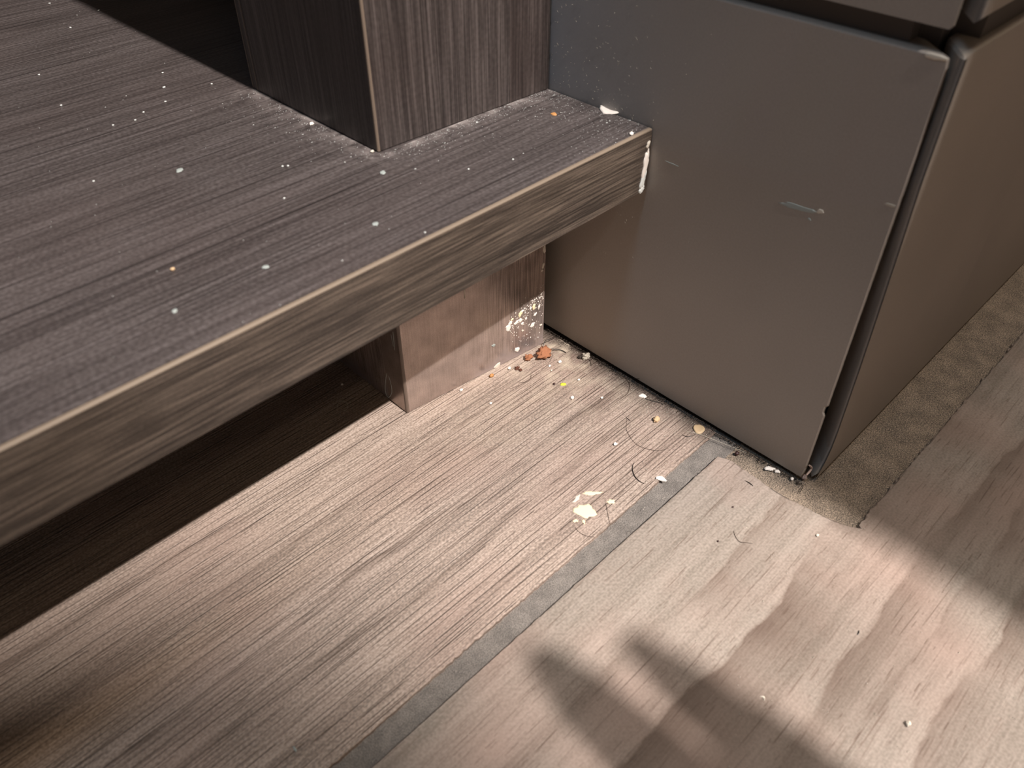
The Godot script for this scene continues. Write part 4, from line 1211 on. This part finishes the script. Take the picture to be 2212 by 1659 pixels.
	crumb("plaster_lump", Vector3(0.00182, 0.00012, 0.08098), Vector3(0.00115, 0.00100, 0.00092), 0.00, "pink", 85, "pinkish plaster lump stuck at the bottom of the tiled wall corner", "crumb", "", 0.60)
	strand("plaster_curl", [Vector3(0.00013, 0.00821, 0.08180), Vector3(0.00284, 0.00508, 0.08200), Vector3(0.00161, 0.00426, 0.08220), Vector3(-0.00111, 0.00462, 0.08240)], 0.00045, "pink", "twisted pale plaster curl in the groove at the tiled wall corner", "plaster")
	chip_at("paint_crescent", Vector3(-0.07984, 0.00003, 0.11565), Vector3(0.00151, 0.00030, 0.00061), Vector3(0.00, -1.73, 0), "pale", 87, "pale crescent fleck on the shaded front plank", "fleck", "", 0.00000, 0.00060, 0.15)
	chip_at("paint_fleck", Vector3(-0.18127, 0.00003, 0.03502), Vector3(0.00214, 0.00020, 0.00056), Vector3(0.00, -1.55, 0), "scuff", 88, "whitish scratch-like fleck on the plank near the lower end of the grout line", "fleck", "", 0.00000, 0.00000, 0.40)
	crumb("lint_clump", Vector3(-0.00323, 0.00092, -0.01774), Vector3(0.00164, 0.00100, 0.00148), 0.00, "fibre", 89, "grey-white lint clump on the floor against the tiled wall", "lint", "", 0.90)
	crumb("lint_clump", Vector3(-0.00522, 0.00055, -0.01955), Vector3(0.00087, 0.00060, 0.00070), 0.00, "dirt", 90, "dark lint clump just left of the grey-white one", "lint", "", 0.90)
	crumb("soil_crumb", Vector3(-0.04363, 0.00018, 0.07558), Vector3(0.00038, 0.00020, 0.00031), 0.00, "seed", 93, "black speck on the front plank, lower of two near the grout line", "crumb", "", 0.45)
	crumb("soil_crumb", Vector3(-0.02784, 0.00018, 0.07083), Vector3(0.00040, 0.00020, 0.00032), 0.00, "seed", 94, "black speck on the front plank, upper of two near the grout line", "crumb", "", 0.45)
	strand("dark_hair", [Vector3(-0.03583, 0.00013, 0.03386), Vector3(-0.03842, 0.00027, 0.03529), Vector3(-0.04066, 0.00033, 0.03814), Vector3(-0.04134, 0.00027, 0.04078), Vector3(-0.04099, 0.00013, 0.04280)], 0.000133, "hair", "short thick dark curved hair on the plank left of the grout line", "hair", "")
	strand("thin_hair", [Vector3(-0.01933, 0.00006, 0.01723), Vector3(-0.02385, 0.00015, 0.02067), Vector3(-0.02605, 0.00022, 0.02379), Vector3(-0.02770, 0.00026, 0.02798), Vector3(-0.02733, 0.00026, 0.03204), Vector3(-0.02485, 0.00022, 0.03612), Vector3(-0.02083, 0.00015, 0.03839), Vector3(-0.01657, 0.00006, 0.03883)], 0.000062, "thin_hair", "long thin looping hair on the plank near the beige crumb", "hair", "")
	strand("dark_hair", [Vector3(-0.01928, 0.00009, 0.01696), Vector3(-0.01955, 0.00029, 0.01806), Vector3(-0.01974, 0.00009, 0.01938)], 0.000094, "hair", "tiny dark hair stub at the top of the looping hair", "hair", "")
	strand("dark_hair", [Vector3(-0.01159, 0.00010, 0.03770), Vector3(-0.01132, 0.00027, 0.03960), Vector3(-0.00944, 0.00027, 0.04078), Vector3(-0.00749, 0.00010, 0.04110)], 0.000101, "hair", "short dark curved hair below the tan husk", "hair", "")
	strand("dark_hair", [Vector3(-0.01455, 0.00012, 0.06702), Vector3(-0.01450, 0.00032, 0.06885), Vector3(-0.01469, 0.00012, 0.07054)], 0.000125, "hair", "short straight dark hair on the front plank below the wall", "hair", "")
	strand("dark_hair", [Vector3(-0.00147, -0.00068, 0.08275), Vector3(-0.00365, -0.00048, 0.08324), Vector3(-0.00525, -0.00068, 0.08350)], 0.000125, "hair", "short dark hair on the grout right under the wall corner", "hair", "")
	strand("thin_hair", [Vector3(-0.03623, 0.00008, 0.07662), Vector3(-0.03792, 0.00022, 0.07862), Vector3(-0.03877, 0.00028, 0.08078), Vector3(-0.03753, 0.00022, 0.08248), Vector3(-0.03623, 0.00008, 0.08416)], 0.000078, "thin_hair", "brown bent hair alone in the middle of the front plank", "hair", "")
	strand("thin_hair", [Vector3(-0.01097, 0.00006, -0.02921), Vector3(-0.01556, 0.00018, -0.02678), Vector3(-0.02165, 0.00025, -0.02524), Vector3(-0.02812, 0.00025, -0.02478), Vector3(-0.03519, 0.00018, -0.02519), Vector3(-0.03956, 0.00006, -0.02659)], 0.000062, "thin_hair", "long thin hair sweeping left from the larger orange-brown crumb", "hair", "")
	strand("thin_hair", [Vector3(-0.02694, 0.00008, -0.02672), Vector3(-0.02927, 0.00025, -0.02472), Vector3(-0.03201, 0.00025, -0.02466), Vector3(-0.03418, 0.00008, -0.02671)], 0.000078, "thin_hair", "short hooked hair before the front of the foot block", "hair", "")
	strand("dark_fibre", [Vector3(-0.01123, 0.00136, -0.03463), Vector3(-0.00947, 0.00236, -0.03552), Vector3(-0.00629, 0.00236, -0.03501), Vector3(-0.00199, 0.00136, -0.03519)], 0.000156, "hair", "dark bristle arched in the corner between foot block and tiled wall", "bristle", "")
	strand("dark_fibre", [Vector3(-0.01164, 0.00099, -0.03262), Vector3(-0.00957, 0.00099, -0.03055), Vector3(-0.00795, 0.00079, -0.02885), Vector3(-0.00711, 0.00049, -0.02723), Vector3(-0.00678, 0.00019, -0.02567)], 0.000187, "hair", "dark bristle lying right of the larger orange-brown crumb", "bristle", "")
	strand("thin_hair", [Vector3(-0.00140, 0.00008, -0.00122), Vector3(-0.00225, 0.00022, 0.00380), Vector3(-0.00484, 0.00028, 0.00685), Vector3(-0.00912, 0.00022, 0.00868), Vector3(-0.01402, 0.00008, 0.00777)], 0.000078, "thin_hair", "thin hair hooked out from the bottom of the tiled wall", "hair", "")
	strand("dark_hair", [Vector3(0.00004, 0.00051, 0.00455), Vector3(0.00006, 0.00231, 0.00786), Vector3(0.00140, 0.00311, 0.00929)], 0.000109, "hair", "short dark hair sticking out level from the bottom of the tiled wall", "hair", "")
	strand("dark_hair", [Vector3(-0.00574, 0.00009, 0.01415), Vector3(-0.00537, 0.00027, 0.01706), Vector3(-0.00417, 0.00027, 0.01978), Vector3(-0.00306, 0.00009, 0.02213)], 0.000094, "hair", "dark hair running right from the elongated white chip", "hair", "")
	strand("thin_hair", [Vector3(-0.05662, 0.00006, 0.03788), Vector3(-0.05928, 0.00024, 0.04094), Vector3(-0.06192, 0.00024, 0.04399), Vector3(-0.06468, 0.00006, 0.04714)], 0.000062, "thin_hair", "thin straight hair crossing the plank right of the paint splashes", "hair", "")
	strand("thin_hair", [Vector3(-0.07268, 0.00006, 0.03807), Vector3(-0.07332, 0.00024, 0.04091), Vector3(-0.07272, 0.00024, 0.04366), Vector3(-0.07094, 0.00006, 0.04579)], 0.000062, "thin_hair", "thin curved hair below the paint splashes", "hair", "")
	strand("dark_hair", [Vector3(-0.04146, 0.00014, 0.12434), Vector3(-0.04233, 0.00034, 0.12474), Vector3(-0.04305, 0.00014, 0.12472)], 0.000140, "hair", "tiny black hair stub in the middle of the lit front plank", "hair", "")
	strand("pale_fibre", [Vector3(-0.00899, 0.00009, 0.03751), Vector3(-0.00708, 0.00024, 0.04205), Vector3(-0.00567, 0.00029, 0.04730), Vector3(-0.00417, 0.00024, 0.05345), Vector3(-0.00246, 0.00009, 0.05996)], 0.000094, "fibre", "long pale fibre lying along the bottom of the tiled wall", "fibre", "")
	strand("pale_fibre", [Vector3(-0.09535, 0.00011, -0.06551), Vector3(-0.09327, 0.00021, -0.06776), Vector3(-0.09134, 0.00028, -0.06797), Vector3(-0.09067, 0.00031, -0.06613), Vector3(-0.09112, 0.00028, -0.06400), Vector3(-0.09300, 0.00021, -0.06266), Vector3(-0.09443, 0.00011, -0.06313)], 0.000109, "fibre", "pale curled thread in the shade under the board", "thread", "")
	strand("dark_hair", [Vector3(-0.00313, 0.00008, -0.01622), Vector3(-0.00435, 0.00028, -0.01416), Vector3(-0.00582, 0.00008, -0.01261)], 0.000078, "hair", "short dark hair hanging from the grey-white lint clump", "hair", "")


func dust() -> void:
	var r := RandomNumberGenerator.new()
	r.seed = 99
	# pale dust on the board: thickest at the foot of the post and along the tiled wall
	var st := begin()
	for k in 1500:
		var x := 0.0
		var z := 0.0
		var pick := r.randf()
		if pick < 0.30:
			x = r.randf_range(-0.074, -0.0008)
			z = -0.0470 + (-log(1.0 - r.randf() * 0.98)) * 0.004
		elif pick < 0.50:
			x = -0.0745 - (-log(1.0 - r.randf() * 0.98)) * 0.005
			z = r.randf_range(-0.120, -0.047)
		elif pick < 0.78:
			x = -0.0006 - (-log(1.0 - r.randf() * 0.98)) * 0.012
			z = r.randf_range(-0.045, -0.001)
		else:
			x = r.randf_range(-0.30, -0.001)
			z = r.randf_range(-0.30, -0.002)
			if x > -0.076 and z < -0.045:
				continue
		if z > -0.0008:
			continue
		var size := r.randf_range(0.00006, 0.00017) * (1.9 if r.randf() < 0.05 else 1.0)
		speck(st, Vector3(x, 0.10505, z), size, r, Vector3(1.2, 0.4, 1.2))
	var o := put("shelf_dust", st.commit(), M.paint)
	tag(o, "fine pale dust lying on the dark board around the post", "dust", "", "stuff")
	# pale grit on the floor before the foot and along the wall
	st = begin()
	for k in 1700:
		var x := 0.0
		var z := 0.0
		var pick := r.randf()
		if pick < 0.52:
			x = -0.003 - (-log(1.0 - r.randf() * 0.97)) * 0.010
			z = r.randf_range(-0.037, 0.045)
		elif pick < 0.68:
			x = -0.010 + r.randfn(0.0, 0.009)
			z = -0.026 + r.randfn(0.0, 0.010)
		else:
			x = r.randf_range(-0.15, -0.002)
			z = r.randf_range(-0.05, 0.17)
		if x > -0.002 or (x > -0.0795 and z < -0.0355):
			continue
		speck(st, Vector3(x, 0.0001, z), r.randf_range(0.00007, 0.00020) * (1.6 if r.randf() < 0.06 else 1.0), r, Vector3(1, 0.5, 1))
	o = put("floor_dust", st.commit(), M.pale)
	tag(o, "fine pale grit strewn over the floor before the foot block", "dust", "", "stuff")
	# dark dirt caught in the angle between floor and tiled wall
	st = begin()
	for k in 1500:
		var z := r.randf_range(-0.043, 0.083)
		var x := -0.0004 - absf(r.randfn(0.0, 0.0010)) * (1.6 if r.randf() < 0.15 else 1.0)
		var drop := -0.0008 if z > 0.0455 else 0.0
		speck(st, Vector3(x, drop + 0.00015, z), r.randf_range(0.00008, 0.00030), r, Vector3(1, 0.7, 1.2))
	o = put("corner_dirt", st.commit(), M.dirt)
	tag(o, "dark crumbly dirt caught along the bottom of the tiled wall", "dirt", "", "stuff")
	# lint clinging to the lower tile beside the board
	st = begin()
	for k in 260:
		var z := -0.045 + absf(r.randfn(0.0, 0.030))
		var y := 0.106 + absf(r.randfn(0.0, 0.020))
		if r.randf() < 0.35:
			y = 0.082 - absf(r.randfn(0.0, 0.018))
		if z > 0.078 or y > 0.146 or y < 0.004 or (y < 0.106 and y > 0.082 and z < 0.001):
			continue
		if r.randf() < 0.5:
			speck(st, Vector3(-0.0001, y, z), r.randf_range(0.00005, 0.00014), r, Vector3(0.4, 1, 1))
		else:
			var a := r.randf_range(0, TAU)
			var l := r.randf_range(0.0003, 0.0011)
			var p := Vector3(-0.00012, y, z)
			tube(st, [p, p + Vector3(-0.0001, sin(a), cos(a)) * l * 0.5 + Vector3(0, 0.0001, 0), p + Vector3(0, sin(a + 0.5), cos(a + 0.5)) * l], 0.000035, 4)
	o = put("wall_lint", st.commit(), M.fibre)
	tag(o, "pale lint and dust clinging to the taupe tile near the board", "lint", "", "stuff")
